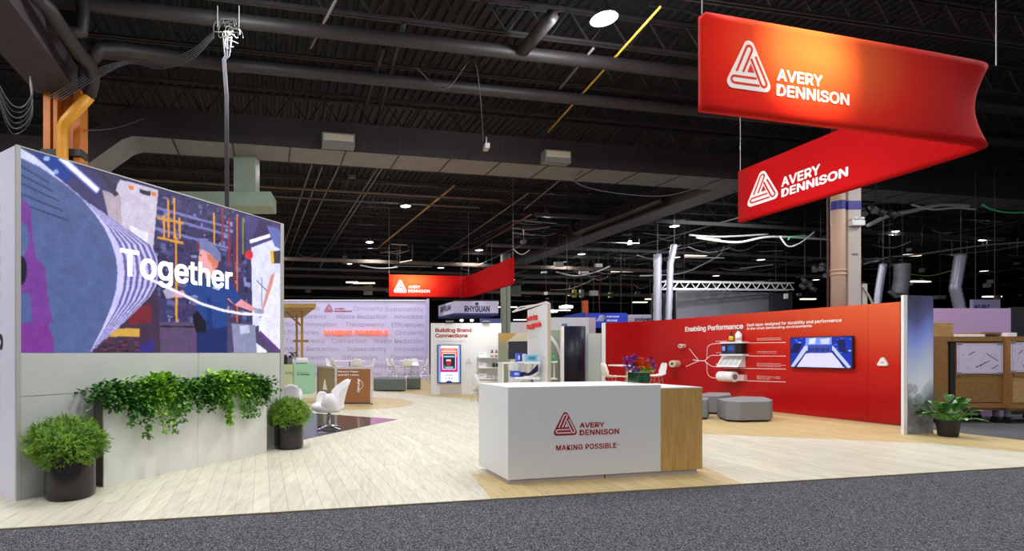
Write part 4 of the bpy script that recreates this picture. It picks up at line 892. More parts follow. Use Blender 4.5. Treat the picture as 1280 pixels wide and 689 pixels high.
pxwords('Each layer designed for durability and performance', Wp, 934, 409.3, 1052.5, 404.6, M_text_white, rw, bold=0.02, off=0.004)
pxwords('in the most demanding environments', Wp, 934, 413.3, 1015, 409.5, M_text_white, rw, bold=0.02, off=0.004)
ZA = lambda x, y: (840+x/8, 400+y/8)
def wline(pts, w=0.0075, off=0.004, name='diagram_line', m=M_text_white, sub=6):
    P = [np.array(Wp.m(*ZA(*p))) for p in pts]; out = []
    for i in range(len(P)-1):
        p0, p1, p2, p3 = (P[min(max(j, 0), len(P)-1)] for j in (i-1, i, i+1, i+2))
        for k in range(sub):
            t = k/sub; out.append(0.5*((2*p1)+(-p0+p2)*t+(2*p0-5*p1+4*p2-p3)*t*t+(-p0+3*p1-3*p2+p3)*t**3))
    out.append(P[-1]); L_ = []
    for i, p in enumerate(out):
        d = out[min(i+1, len(out)-1)]-out[max(i-1, 0)]; l = np.hypot(*d) or 1; nx, ny = -d[1]/l*w, d[0]/l*w
        L_.append([Wp.pt(p[0]+nx, p[1]+ny, off), Wp.pt(p[0]-nx, p[1]-ny, off)])
    mb = MB(); mb.grid(L_); return mb.build(name, m, rw)
wline([(330, 408), (350, 380), (355, 280), (385, 248), (430, 238), (520, 234)]); wline([(330, 408), (365, 375), (400, 355), (520, 355)])
wline([(330, 408), (370, 445), (410, 466), (520, 470)]); wline([(330, 408), (350, 450), (355, 530), (385, 570), (440, 582), (545, 586)])
for y0, y1 in ((230, 226), (357, 362), (478, 492), (598, 621)): wline([(520, y0+4), (1140, y1)], 0.0065)
wline([(210, 398), (270, 408), (330, 408)], 0.012); wline([(172, 286), (215, 340), (265, 402)], 0.009); wline([(140, 468), (200, 440), (275, 408)], 0.009)
def wtxt(t, x0, y0, x1, y1, **k):
    p, q = ZA(x0, y0), ZA(x1, y1); return pxwords(t, Wp, p[0], p[1], q[0], q[1], M_text_white, rw, bold=0.01, res=1, **k)
wtxt('Innovation', 440, 220, 555, 208); wtxt('Technology', 440, 334, 528, 322); wtxt('Adhesives', 440, 449, 512, 434); wtxt('Liners', 434, 563, 486, 549)
for y in (182, 197): wtxt('Protected labels that withstand chemical', 852, y+8, 1092, y)
for y in (313, 327): wtxt('Durable labels for performance in', 850, y+8, 1046, y)
for y in (430, 444, 458): wtxt('Adhesives that resist temperature and solvents', 850, y+8, 1140 if y == 444 else 1090, y)
for y in (558, 572, 586): wtxt('Release liners made for converting', 852, y+8, 1082 if y < 580 else 980, y)
# shelves on the red wall
def wall_shelf(x0, y0, x1, y1, lab, dpth=0.22, th=0.045):
    a0, b0 = Wp.m(*ZA(x0, y0)); a1, _ = Wp.m(*ZA(x1, y1)); mb = MB(); plate(mb, Wp, a0, a1, b0-th/2, b0+th/2, 0.0, dpth, seg=1)
    o = mb.build('wall_shelf', M_white2, None, bevel=0.004); tag(o, lab, 'shelf', 'shelves on the red wall'); return a0, a1, b0+th/2
sa0, sa1, sb = wall_shelf(545, 230, 770, 230, 'upper white shelf on the red wall, holding two bottles')
sa2, sa3, sb2 = wall_shelf(545, 350, 770, 350, 'lower white shelf on the red wall, holding dark boxes')
def bottle(name, label, S, a, b, off, h, r, mb_mat, cap, lab_m, group=None):
    p = S.pt(a, b, off); t = thing(name, label, 'bottle', p, 0, group)
    mb = MB(); mb.lathe([(r*0.9, 0), (r, 0.01), (r, h*0.62), (r*0.55, h*0.76), (r*0.42, h*0.8), (r*0.42, h*0.86)], n=20); mb.build('body', mb_mat, t, True, world=False)
    mb = MB(); mb.lathe([(r*0.5, h*0.85), (r*0.5, h)], n=14); mb.build('cap', cap, t, world=False)
    mb = MB(); mb.lathe([(r*1.02, h*0.12), (r*1.02, h*0.56)], n=20); mb.build('label_band', lab_m, t, True, world=False)
bottle('bottle', 'small dark bottle with yellow band on the upper red-wall shelf', Wp, Wp.m(*ZA(630, 0))[0], sb, 0.12, 0.27, 0.055, mat('amber_glass', (60, 36, 20), 0.2), M_dark, mat('yellow_band', (216, 200, 50), 0.5))
bottle('bottle', 'tall white bottle with dark cap on the upper red-wall shelf', Wp, Wp.m(*ZA(702, 0))[0], sb, 0.12, 0.33, 0.075, M_white2, mat('grey_cap', (90, 90, 90), 0.5), mat('white_band', (226, 222, 230), 0.5))
for lab, x0, x1, h, c in (('navy box with a pale round mark on the lower red-wall shelf', 552, 598, 0.27, (20, 30, 96)), ('grey-black box with a blue panel on the lower red-wall shelf', 603, 694, 0.28, (52, 56, 70)), ('plain black box at the right of the lower red-wall shelf', 698, 752, 0.27, (24, 22, 28))):
    a0, a1 = Wp.m(*ZA(x0, 0))[0], Wp.m(*ZA(x1, 0))[0]; p = Wp.pt((a0+a1)/2, sb2, 0.1); t = thing('product_box', lab, 'box', p, 0, 'boxes on the lower red-wall shelf')
    mb = MB(); plate(mb, Wp, a0, a1, sb2, sb2+h, 0.03, 0.19); mb.build('carton', mat('box_c_%d' % c[2], c, 0.4), t, bevel=0.003)
    mb = MB(); am = (a0+a1)/2; w_ = (a1-a0)*0.3; plate(mb, Wp, am-w_, am+w_, sb2+h*0.35, sb2+h*0.8, 0.19, 0.193); mb.build('printed_panel', mat('pale_mark', (150, 180, 230), 0.4) if c[2] == 96 else mat('blue_mark', (40, 90, 200), 0.4) if c[2] == 70 else M_dark, t)
# tilted sample tray
a0, a1 = Wp.m(*ZA(520, 0))[0], Wp.m(*ZA(735, 0))[0]; b0, b1 = Wp.m(*ZA(620, 470))[1], Wp.m(*ZA(620, 362))[1]
t = thing('sample_tray', 'white slanted sample board with four label sheets below the red-wall shelves', 'display', Wp.pt(a0, b0, 0.1))
mb = MB(); vs_ = []
for (a, b, o_) in ((a0, b0, 0.26), (a1, b0, 0.26), (a1, b1, 0.06), (a0, b1, 0.06), (a0, b0, 0.22), (a1, b0, 0.22), (a1, b1, 0.0), (a0, b1, 0.0)): vs_.append(Wp.pt(a, b, o_))
mb.add(vs_, [(0, 1, 2, 3), (7, 6, 5, 4), (0, 4, 5, 1), (1, 5, 6, 2), (2, 6, 7, 3), (3, 7, 4, 0)]); mb.build('board', M_white2, t)
mb = MB(); mb.add([Wp.pt(a1, b0, 0.24), Wp.pt(a1, b0, 0.0), Wp.pt(a1, b1, 0.0), Wp.pt(a1-0.02, b0, 0.24), Wp.pt(a1-0.02, b0, 0.0), Wp.pt(a1-0.02, b1, 0.0)], [(0, 1, 2), (5, 4, 3), (0, 3, 4, 1), (0, 2, 5, 3), (1, 4, 5, 2)]); mb.build('bracket', M_white2, t)
for k in range(4):
    u0 = a0+(a1-a0)*(0.06+0.235*k); u1 = u0+(a1-a0)*0.17; f = lambda b: 0.26-0.2*(b-b0)/(b1-b0)+0.006; q0, q1 = b0+(b1-b0)*0.2, b0+(b1-b0)*0.85
    mb = MB(); mb.add([Wp.pt(u0, q0, f(q0)), Wp.pt(u1, q0, f(q0)), Wp.pt(u1, q1, f(q1)), Wp.pt(u0, q1, f(q1))], [(0, 1, 2, 3)]); mb.build('sheet', mat('pale_sheet', (196, 206, 206), 0.5), t, solid=0.004)
# rolls
def roll(lab, x0, x1, y, rpx, off, along=True, grp=None):
    a0, b = Wp.m(*ZA(x0, y)); a1, _ = Wp.m(*ZA(x1, y)); Z = Wp.pt(a0, b).y; r = rpx/8*Z/FX
    t = thing('paper_roll', lab, 'roll', Wp.pt(a0, b, off), 0, grp); p, q = Wp.pt(a0, b, off), Wp.pt(a1, b, off)
    if not along: q = p-Wp.pt(a0, b, 0)+Wp.pt(a0, b, 0); q = Wp.pt(a0, b, 0.0); 
    d = (q-p).normalized(); mb = MB(); mb.tube([p, q], r, 24); mb.build('paper', M_white2, t, bevel=0.004)
    mb = MB(); mb.tube([p-d*0.012, p+d*0.02], r*0.4, 16); mb.build('core', mat('core_green', (40, 90, 70), 0.6), t)
    return t
def roll2(lab, x, y, rpx, length, dirv):
    """roll whose round end faces the viewer's left"""
    a, b = Wp.m(*ZA(x, y)); q0 = Wp.pt(a, b, 0); d = (q0-Wp.pt(a, b, 1)).normalized(); d.z = 0; d = (d+Vector((0, 0.25, 0))).normalized(); c = P3(840+x/8, 400+y/8, q0.y-0.1)-Vector((0, 0, 0)); c = q0-d*length+(Wp.pt(a, b, 0)-Wp.pt(a+length*0.35, b, 0))*0.0; Z = c.y; r = rpx/8*Z/FX
    t = thing('paper_roll', lab, 'roll', c, 0, 'label rolls on the red wall'); mb = MB(); mb.tube([c, c+d*length], r, 28); mb.build('paper', mat('cream_paper', (228, 214, 196), 0.6), t, bevel=0.006)
    mb = MB(); mb.tube([c-d*0.01, c+d*0.02], r*0.42, 18); mb.build('core', mat('core_green', (40, 90, 70), 0.6), t)
    mb = MB(); mb.tube([c+d*(length-0.03), c+d*(length+0.005)], 0.03, 8); mb.build('bracket', M_white2, t)
roll2('small cream roll held off the red wall, upper left of the diagram', 124, 262, 21, 0.22, (0.97, -0.2, 0.02))
roll2('larger cream roll held off the red wall, lower left of the diagram', 60, 438, 34, 0.30, (0.9, -0.42, 0.0))
a, b = Wp.m(*ZA(540, 562)); c = Wp.pt(a, b, 0.2); t = thing('paper_roll', 'long white roll with dark core mounted under the sample board', 'roll', c, 0)
q_ = Wp.pt(Wp.m(*ZA(690, 562))[0], b, 0.2); d_ = (q_-c).normalized(); mb = MB(); mb.tube([c, (c+q_)/2-d_*0.004], 0.135, 28); mb.tube([(c+q_)/2+d_*0.004, q_], 0.135, 28); mb.build('paper', M_white2, t)
mb = MB(); mb.tube([q_-d_*0.01, q_+d_*0.012], 0.075, 20); mb.build('core', M_grey, t); mb = MB(); a1 = Wp.m(*ZA(750, 562))[0]; plate(mb, Wp, Wp.m(*ZA(690, 0))[0], a1, b-0.1, b+0.06, 0, 0.1); mb.build('bracket', mat('pale_pink_bracket', (220, 190, 190), 0.5), t)
# monitor on the red wall
Z9 = lambda x, y: (970+x/8, 400+y/8)
ta0, tb1 = Wp.m(987.4, 421.5); ta1, tb1b = Wp.m(1066, 419.4); tb0 = Wp.m(987.4, 459.6)[1]
STV = Plane(Wp.pt(ta0, 0, 0.09)[:2], Wp.pt(ta1, 0, 0.09)[:2])
tv = thing('wall_monitor', 'wide monitor showing a blue building scene, mounted on the red wall', 'monitor', Wp.pt(ta0, tb0, 0.05))
v0, w0 = STV.m(987.6, 459.4); v1, w1 = STV.m(1065.8, 419.8)
mb = MB(); plate(mb, STV, v0, v1, w0, w1, -0.06, 0.0); mb.build('bezel', M_dark, tv, bevel=0.004)
mb = MB(); plate(mb, STV, v0+0.3, v1-0.3, w0+0.2, w1-0.2, -0.1, -0.06); mb.build('mount', M_dark, tv)
pt = Paint(STV, v0+0.02, v1-0.02, w0+0.02, w1-0.02, 150, 80, (22, 50, 168))
rt = random.Random(2)
for k in range(60): x, y = rt.uniform(150, 760), rt.uniform(170, 330); pt.poly([Z9(x, y), Z9(x+rt.uniform(8, 40), y+2), Z9(x+20, y+rt.uniform(6, 20)), Z9(x, y+10)], rt.choice(((70, 110, 230), (30, 40, 110), (150, 180, 250), (24, 30, 80))))
pt.poly([Z9(300, 175), Z9(560, 170), Z9(555, 250), Z9(300, 250)], (120, 150, 250)); pt.poly([Z9(335, 190), Z9(400, 180), Z9(390, 240), Z9(330, 240)], (220, 226, 255)); pt.poly([Z9(440, 195), Z9(540, 180), Z9(530, 240), Z9(450, 240)], (200, 210, 255))
pt.poly([Z9(310, 255), Z9(555, 250), Z9(545, 330), Z9(318, 335)], (60, 74, 170)); pt.poly([Z9(300, 335), Z9(560, 330), Z9(690, 480), Z9(190, 480)], (214, 212, 255))
for k in range(11): x = 330+k*19; pt.poly([Z9(x, 280), Z9(x+10, 280), Z9(x+10, 318), Z9(x, 320)], (20, 24, 70))
pt.poly([Z9(285, 260), Z9(318, 258), Z9(318, 300), Z9(180, 470), Z9(145, 472)], (190, 200, 250)); pt.poly([Z9(560, 252), Z9(590, 280), Z9(750, 470), Z9(720, 485), Z9(560, 300)], (190, 200, 250))
pt.line([Z9(310, 310), Z9(200, 470)], 0.03, (30, 36, 90)); pt.line([Z9(565, 310), Z9(680, 470)], 0.03, (30, 36, 90)); pt.poly([Z9(600, 200), Z9(690, 195), Z9(700, 330), Z9(640, 320)], (24, 30, 90)); pt.poly([Z9(180, 240), Z9(270, 230), Z9(220, 330), Z9(140, 330)], (20, 24, 80))
pt.noise(0.08); pt.build('picture', attr_mat('tv_screen', 1.15), tv, 0.003)
# small triangular badge
ba0, bb0 = Wp.m(*Z9(1022, 458)); ba1, _ = Wp.m(*Z9(1130, 458)); _, bb1 = Wp.m(*Z9(1076, 374))
bt = thing('badge', 'small white rounded triangle badge on the red wall beside the monitor', 'sign', Wp.pt((ba0+ba1)/2, bb0, 0.02)); mb = MB(); hull = []
for cx, cy, t0 in ((0.85, 0.15, -90), (0.5, 0.85, 30), (0.15, 0.15, 150)):
    for k in range(6): tt = math.radians(t0+k*24); hull.append((cx+0.15*math.cos(tt), cy+0.15*math.sin(tt)))
Qb = lambda u, w, o: Wp.pt(ba0+(ba1-ba0)*u, bb0+(bb1-bb0)*w, o); n_ = len(hull)
mb.add([Qb(u, w, 0.0) for u, w in hull]+[Qb(u, w, 0.04) for u, w in hull], [tuple(range(n_))[::-1], tuple(range(n_, 2*n_))]+[(i, (i+1) % n_, (i+1) % n_+n_, i+n_) for i in range(n_)]); mb.build('plate', M_white2, bt)
words('TAP', Wp, ba0+(ba1-ba0)*0.36, ba0+(ba1-ba0)*0.64, bb0+0.05, bb0+0.09, M_text_grey, bt, off=0.042, res=1)
# ================================================================= SILVER END PANEL
SE = Plane(gz(1129.5, 544.5, 0)[:], gz(1166.5, 543, 0)[:]); ep = thing('end_panel', 'slim white-edged panel with silver blue face at the right end of the red wall', 'partition wall', (*SE.p[:2], 0.0155))
mb = MB(); plate(mb, SE, 0, 0.085, 0.0155, 2.545, -0.04, 0.004); mb.build('edge_post', M_white2, ep, bevel=0.003)
mb = MB(); plate(mb, SE, 0.087, SE.L, 0.0155, 2.545, -0.04, 0.0); mb.build('core', mat('navy_edge', (60, 62, 110), 0.4), ep)
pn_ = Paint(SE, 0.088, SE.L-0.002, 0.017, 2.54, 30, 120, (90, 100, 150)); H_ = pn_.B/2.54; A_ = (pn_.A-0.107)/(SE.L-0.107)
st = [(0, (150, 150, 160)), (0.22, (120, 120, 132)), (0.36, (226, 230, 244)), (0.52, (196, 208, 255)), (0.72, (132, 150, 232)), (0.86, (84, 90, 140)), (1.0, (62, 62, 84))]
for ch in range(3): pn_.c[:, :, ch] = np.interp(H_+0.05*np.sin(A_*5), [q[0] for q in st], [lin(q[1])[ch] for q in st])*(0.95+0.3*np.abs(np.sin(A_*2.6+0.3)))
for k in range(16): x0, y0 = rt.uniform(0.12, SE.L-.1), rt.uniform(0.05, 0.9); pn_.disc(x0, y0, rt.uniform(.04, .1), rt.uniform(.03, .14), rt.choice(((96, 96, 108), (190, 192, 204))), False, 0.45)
pn_.build('coloured_face', attr_mat('silver_blue', rough=0.3, base=True), ep, 0.003)  # face colours graded upwards from grey through white and blue to navy
# ================================================================= OTTOMANS
M_ott = mat('grey_upholstery', (124, 126, 130), 0.85, bump=0.15, bscale=300); M_ott2 = mat('green_grey_upholstery', (104, 114, 112), 0.85, bump=0.15, bscale=300)
def ottoman(lab, pts, m, grp, h=0.455):
    c = sum((Vector(p) for p in pts), Vector((0, 0)))/len(pts); t = thing('ottoman', lab, 'ottoman', (*c, 0.0155), 0, grp)
    mb = MB(); mb.prism([tuple(p) for p in pts], 0.055, h); mb.build('cushion', m, t, False, bevel=0.012)
    for p in pts[:5]:
        q = Vector(p).lerp(c, 0.14); mb = MB(); mb.lathe([(0.025, 0.0155), (0.03, 0.055)], (q.x, q.y, 0), 10); mb.build('foot', M_dark, t)
GZ = lambda x, Z: Vector(((x-CX)*Z/FX, Z))
g_ = 'grey ottomans by the red wall'
ottoman('large grey angular ottoman in front of the red wall', [GZ(896.3, 11.8), GZ(907.6, 11.2), GZ(925, 11.05), GZ(962, 11.15), GZ(965.6, 11.6), GZ(955, 12.3), GZ(925.6, 12.5)], M_ott, g_)
ottoman('grey ottoman behind the large one, closer to the red wall', [GZ(872, 12.9), GZ(880, 12.55), GZ(900, 12.5), GZ(914, 12.9), GZ(912, 13.6), GZ(885, 13.7)], M_ott, g_)
ottoman('grey ottoman half hidden by the oak end of the counter', [GZ(850, 11.8), GZ(856, 11.5), GZ(884, 11.55), GZ(886.2, 11.9), GZ(884, 12.2), GZ(860, 12.4)], M_ott, g_)
g_ = 'dark ottomans before the word wall'
ottoman('dark green-grey long ottoman on the left, in front of the word wall', [GZ(467, 20.6), GZ(470, 20.1), GZ(503, 19.9), GZ(507.5, 20.2), GZ(505, 21.6), GZ(478, 21.9), GZ(468, 21.4)], M_ott2, g_, 0.48)
ottoman('dark green-grey ottoman on the right, in front of the word wall', [GZ(508.5, 21.0), GZ(525.5, 21.0), GZ(526, 22), GZ(520, 22.6), GZ(509, 22.4)], M_ott2, g_, 0.46)
# ================================================================= BAR TABLES AND SHELL CHAIRS
M_shell = mat('white_shell', (240, 240, 244), 0.4)
def shell_chair(lab, p, rz, grp, seat=0.80):
    t = thing('shell_chair', lab, 'chair', (p[0], p[1], 0.0155), rz, grp); mb = MB(); rows = []
    # seat curves up into the backrest: profile runs front to top, width closes in
    prof = [(0.24, 0.0, 0.19), (0.20, -0.02, 0.215), (0.08, -0.035, 0.225), (-0.06, -0.03, 0.225), (-0.16, 0.01, 0.22), (-0.21, 0.09, 0.215), (-0.235, 0.19, 0.205), (-0.25, 0.28, 0.185), (-0.258, 0.34, 0.15), (-0.26, 0.365, 0.10)]
    for i, (y, z, w) in enumerate(prof):
        row = []
        for j in range(9):
            u = (j-4)/4; lift = 0.05*u*u*(1 if i > 1 else 0.3); fw = 0.06*u*u if i > 4 else 0
            row.append(Vector((u*w, y+fw, seat+z+lift*(1 if i < 6 else 0.3))))
        rows.append(row)
    mb.grid(rows); mb.build('seat_shell', M_shell, t, True, world=False, solid=0.018)
    for sx in (-1, 1):
        for sy in (-1, 1): mb = MB(); mb.tube([(sx*0.1, sy*0.1, seat-0.04), (sx*0.22, sy*0.22, 0)], 0.009, 6); mb.build('leg', M_chrome, t, world=False)
    mb = MB()
    for sx in (-1, 1): mb.tube([(sx*0.17, -0.17, 0.35), (-sx*0.12, 0.12, seat-0.1)], 0.005, 5); mb.tube([(sx*0.17, 0.17, 0.35), (-sx*0.12, -0.12, seat-0.1)], 0.005, 5)
    k = [(0.18, 0.18, 0.32), (-0.18, 0.18, 0.32), (-0.18, -0.18, 0.32), (0.18, -0.18, 0.32), (0.18, 0.18, 0.32)]; mb.tube(k, 0.006, 5); mb.build('wire_brace', M_chrome, t, world=False)
def bar_table(lab, p, z, L_, W_, rz):
    t = thing('bar_table', lab, 'table', (p[0], p[1], 0.0155), rz, 'white bar tables'); mb = MB(); mb.box((0, 0, z-0.02), (L_, W_, 0.04)); mb.build('table_top', M_white2, t, world=False, bevel=0.005)
    mb = MB(); mb.lathe([(0.28, 0), (0.28, 0.015), (0.04, 0.03), (0.035, z-0.05), (0.15, z-0.04)], n=24); mb.build('pedestal', M_chrome, t, True, world=False)
T = GZ(784, 15.6); bar_table('white bar table behind the flowers, before the curved red wall', T, 1.12, 0.8, 0.7, 0.1)
g_ = 'white shell chairs at the table behind the counter'
shell_chair('white shell chair left of the table behind the flowers, seen from the side', GZ(763, 15.2), -PI/2, g_)
shell_chair('white shell chair just left of the flowers, with its back turned', GZ(789, 14.9), 0.3, g_)
shell_chair('white shell chair right of the flowers, seen from the side', GZ(821, 15.6), PI/2-0.1, g_)
T = GZ(514, 26.8); bar_table('white bar table with chairs at the right of the word wall', T, 1.09, 1.2, 0.7, 0.0)
g_ = 'white shell chairs at the right table by the word wall'
shell_chair('white shell chair at the right table, far left one', GZ(489, 27.4), -PI/2-0.2, g_); shell_chair('white shell chair at the right table, second from the left', GZ(495, 26.0), -PI/2+0.1, g_)
shell_chair('white shell chair in front of the right table, back turned', GZ(509, 26), 0.0, g_); shell_chair('white shell chair at the far side of the right table', GZ(519, 27.6), PI+0.1, g_); shell_chair('white shell chair at the right end of the right table', GZ(529, 26.5), PI/2, g_)
T = GZ(437, 25); bar_table('white bar table with chairs behind the brown display case', T, 1.11, 1.5, 0.8, 0.0)
g_ = 'white shell chairs at the left table by the word wall'
shell_chair('white shell chair at the left table, far left one', GZ(414, 24.4), -PI/2-0.3, g_, 0.84); shell_chair('white shell chair at the left table, second from the left', GZ(421, 24.0), -PI/2+0.4, g_, 0.84)
shell_chair('white shell chair in front of the left table, back turned', GZ(446, 23.9), 0.2, g_, 0.84); shell_chair('white shell chair at the right end of the left table', GZ(462, 24.6), PI/2+0.2, g_, 0.84)
# ================================================================= SWIVEL LOUNGE CHAIRS
def swivel_chair(lab, p, rz, sc=1.0):
    t = thing('swivel_chair', lab, 'chair', (p[0], p[1], 0.018), rz, 'white swivel chairs on the dark inlay')
    M_lea = mat('white_leather', (232, 230, 234), 0.42, bump=0.08, bscale=40)
    # wrap-around shell: tall petal back (at -y), lower petal arms at the sides, open front (+y)
    mb = MB(); rows_o, rows_i = [], []
    N_, Mh = 44, 9
    for j in range(Mh+1):
        v = j/Mh; ro, ri = [], []
        for i in range(N_+1):
            th = math.radians(-150+300*i/N_); ad = abs(math.degrees(th))
            back = 1/(1+math.exp((ad-58)/6)); notch = 0.05*math.exp(-(ad/7)**2); arm = math.exp(-((ad-105)/30)**4)
            h = 0.07+(0.50*math.sqrt(max(0, 1-(ad/75)**2.5)) if ad < 75 else 0)*sc-notch+0.24*arm
            r = 0.27+0.05*v*(0.4+back)+0.07*arm*math.sin(PI*min(v*0.9, 1))
            x, y = r*math.sin(th), -r*math.cos(th)*0.95
            zz = 0.40+h*v-0.02*(1-v); th_ = 0.055*(1-0.75*v*v)
            ro.append(Vector((x*(1+th_), y*(1+th_)-0.10*back*v*v, zz))); ri.append(Vector((x*(1-th_*1.2), y*(1-th_*1.2)-0.10*back*v*v, zz)))
        rows_o.append(ro); rows_i.append(ri)
    rows = rows_o+rows_i[::-1]; mb.grid(rows)
    n = len(rows[0]); R = len(rows)
    mb.f += [tuple(r*n for r in range(R)), tuple(r*n+n-1 for r in range(R))[::-1]]
    mb.build('shell', M_lea, t, True, world=False)
    mb = MB(); mb.lathe([(0.02, 0.33), (0.2, 0.335), (0.285, 0.38), (0.305, 0.44), (0.29, 0.485), (0.22, 0.51), (0.02, 0.52)], (0, 0.03, 0), 32, sy=1.08); mb.build('seat_cushion', M_lea, t, True, world=False)
    mb = MB(); mb.lathe([(0.03, 0.03), (0.045, 0.05), (0.03, 0.08), (0.028, 0.33), (0.09, 0.345)], n=20); mb.build('pedestal', M_chrome, t, True, world=False)
    for k in range(4):
        a = k*PI/2+0.5; mb = MB(); mb.tube([(0.02*math.cos(a), 0.02*math.sin(a), 0.055), (0.15*math.cos(a), 0.15*math.sin(a), 0.045), (0.31*math.cos(a), 0.31*math.sin(a), 0.015)], [0.026, 0.022, 0.015], 8); mb.build('leg', M_chrome, t, True, world=False)
swivel_chair('white leather swivel chair with chrome foot standing on the dark inlay', GZ(411.5, 10.1), 1.9, 1.0)
swivel_chair('white swivel chair half hidden behind the end of the video wall', GZ(357, 11.0), 0.15, 0.75)
# ================================================================= WORD WALL, REAR LEFT
SB2 = Plane((-9.0, 29.5), (3.49, 29.6)); hb = 4.45
ww = thing('graphic_wall', 'tall lilac wall covered in grey words at the rear of the booth', 'partition wall', (-2, 29.5, 0.0155))
M_lil = mat('lilac_panel', (196, 192, 226), 0.7)
W_ = SB2.L
for k in range(5): mb = MB(); plate(mb, SB2, W_*k/5+0.004, W_*(k+1)/5-0.004, 0.0155, hb, -0.12, 0.0); mb.build('panel', M_lil, ww)
mb = MB(); mb.prism([(3.27, 29.6), (3.42, 29.6), (3.36, 28.6), (3.28, 28.6)], 0.0155, hb+0.03); mb.build('side_fin', M_lil, ww)
mb = MB(); mb.prism([(-9, 29.42), (3.4, 29.5), (3.4, 29.62), (-9, 29.62)], hb, hb+0.05); mb.build('top_trim', M_white2, ww)
ZW = lambda x, y: (350+x/5.3027, 370+y/5.3)
def wd(t, x0, x1, yc, m=mat('soft_grey_print', (150, 146, 176), 0.7), h=15, **k):
    """yc: row centre (x-height) in the enlarged view"""
    X0, Y = ZW(x0, yc); X1, _ = ZW(x1, yc); a0, bc = SB2.m(X0, Y); a1, _ = SB2.m(X1, Y); hh = h*2*29.5/FX/5.3/2
    has_desc = any(c in 'gypqj' for c in t); return words(t, SB2, a0, a1, bc-hh*(1.35 if has_desc else 0.95), bc+hh, m, ww, bold=0.0, off=0.006, res=2, **k)
D = -420
for t, x0, x1, y in (('Efficiencies', 22, 262, 82), ('Circularity', 485, 682, 84), ('Sustainability', 698, 950, 88), ('Transparency', 60, 310, 136), ('Waste Reduction', 370, 712, 137), ('Innovation', 758, 955, 137),
    ('Connection', -115, 103, 188), ('Innovation', 168, 376, 188), ('Transparency', 435, 690, 190), ('Efficiencies', 740, 955, 191), ('Efficiencies', 25, 257, 241), ('Circularity', 765, 955, 244), ('Transparency', 35, 297, 298), ('Connection', 343, 572, 298), ('Waste Reduction', 620, 955, 299),
    ('Waste Reduction', 25, 386, 352), ('Sustainability', 443, 706, 353), ('Innovation', 758, 955, 353), ('Transparency', 70, 332, 408), ('Efficiencies', 422, 647, 408), ('Connection', 733, 955, 408), ('Sustainability', 50, 312, 462), ('Waste Reduction', 625, 955, 462), ('Transparency', 120, 372, 517), ('Innovation', 470, 672, 517), ('Connection', 733, 955, 519)):
    wd(t, x0, x1, y)
M_neon = mat('lit_coral_letters', (255, 96, 62), 0.5, emit=1.3)
a0, b0 = SB2.m(*ZW(292, 256)); a1, b1 = SB2.m(*ZW(718, 228)); 
words('MAKING POSSIBLE', SB2, a0, a1, b0, b1, M_neon, ww, bold=0.03, off=0.10, thick=0.08, name='raised_lettering', label='glowing coral raised letters')
p = ZW(293, 108), ZW(353, 54); pxemblem(SB2, p[0][0], p[0][1], p[1][0], p[1][1], M_brand_red, M_lil, ww, off=0.01)
for t, x0, x1, y0, y1 in (('AVERY', 362, 432, 91, 80), ('DENNISON', 362, 476, 108, 96)): q0, q1 = ZW(x0, y0), ZW(x1, y1); pxwords(t, SB2, q0[0], q0[1], q1[0], q1[1], M_brand_red, ww, bold=0.03, off=0.01, res=1)
# ---------------------------------------------------------------- wooden canopy and counter island, left
ca = thing('canopy', 'wooden slatted canopy on posts beside the end of the video wall', 'canopy', (-2.6, 20.5, 0.0155))
M_pine = mat('pine_wood', (196, 158, 92), 0.55, rgb2=(168, 128, 66), scale=4, stretch=(1, 1, 8))
pts_ = [(-9.0, 19.0), (-1.9, 19.0), (-3.0, 24.2), (-9.0, 24.2)]
mb = MB(); mb.prism(pts_, 3.15, 3.30); mb.build('roof_slab', M_pine, ca)
for k in range(12): y = 19.3+k*0.42; xr = -1.9-(y-19)*0.21-0.08; mb = MB(); mb.prism([(-8.8, y), (xr, y), (xr, y+0.3), (-8.8, y+0.3)], 3.125, 3.15); mb.build('slat', M_pine, ca)
for x, Z in ((377.6, 20.4), (371, 22.3)): X = (x-CX)*Z/FX; mb = MB(); mb.box((X, Z, 1.57), (0.09, 0.09, 3.1)); mb.build('post', M_pine, ca)
mb = MB(); mb.beam((-2.62, 20.4, 2.55), (-3.2, 20.4, 3.1), 0.08); mb.build('brace', M_pine, ca)
mb = MB(); mb.box((-2.75, 21.3, 1.98), (0.6, 0.12, 0.09)); mb.build('cross_bar', M_pine, ca)
def zpos(x, y, Z): p = P3(x, y, Z); return p
gi = thing('display_counter', 'mint green display counter under the canopy with black lettering', 'counter', (-2.3, 18.9, 0.0155))
SG = Plane((-2.68, 18.75), (-2.02, 18.75)); SG2 = Plane((-4.6, 19.4), (-2.70, 18.78))
mb = MB(); mb.prism([(-2.68, 18.75), (-2.02, 18.75), (-2.02, 20.0), (-2.68, 20.0)], 0.0155, 1.09); mb.build('mint_block', mat('mint_laminate', (166, 214, 178), 0.5), gi)
mb = MB(); mb.prism([(-4.6, 19.4), (-2.70, 18.78), (-2.70, 19.9), (-4.6, 20.4)], 0.0155, 1.07); mb.build('pale_green_block', mat('pale_green_laminate', (206, 216, 168), 0.5), gi)
pxwords('The Future', SG, 371.5, 466.5, 385.5, 464.5, M_text_grey, gi, bold=0.0, off=0.006, res=1); pxwords('is Linerless', SG, 371.5, 469.3, 387, 467, M_text_dark, gi, bold=0.02, off=0.006, res=1)
pxwords('Sorting', SG2, 356, 468.5, 366, 464.5, M_text_dark, gi, bold=0.0, off=0.006, res=1)
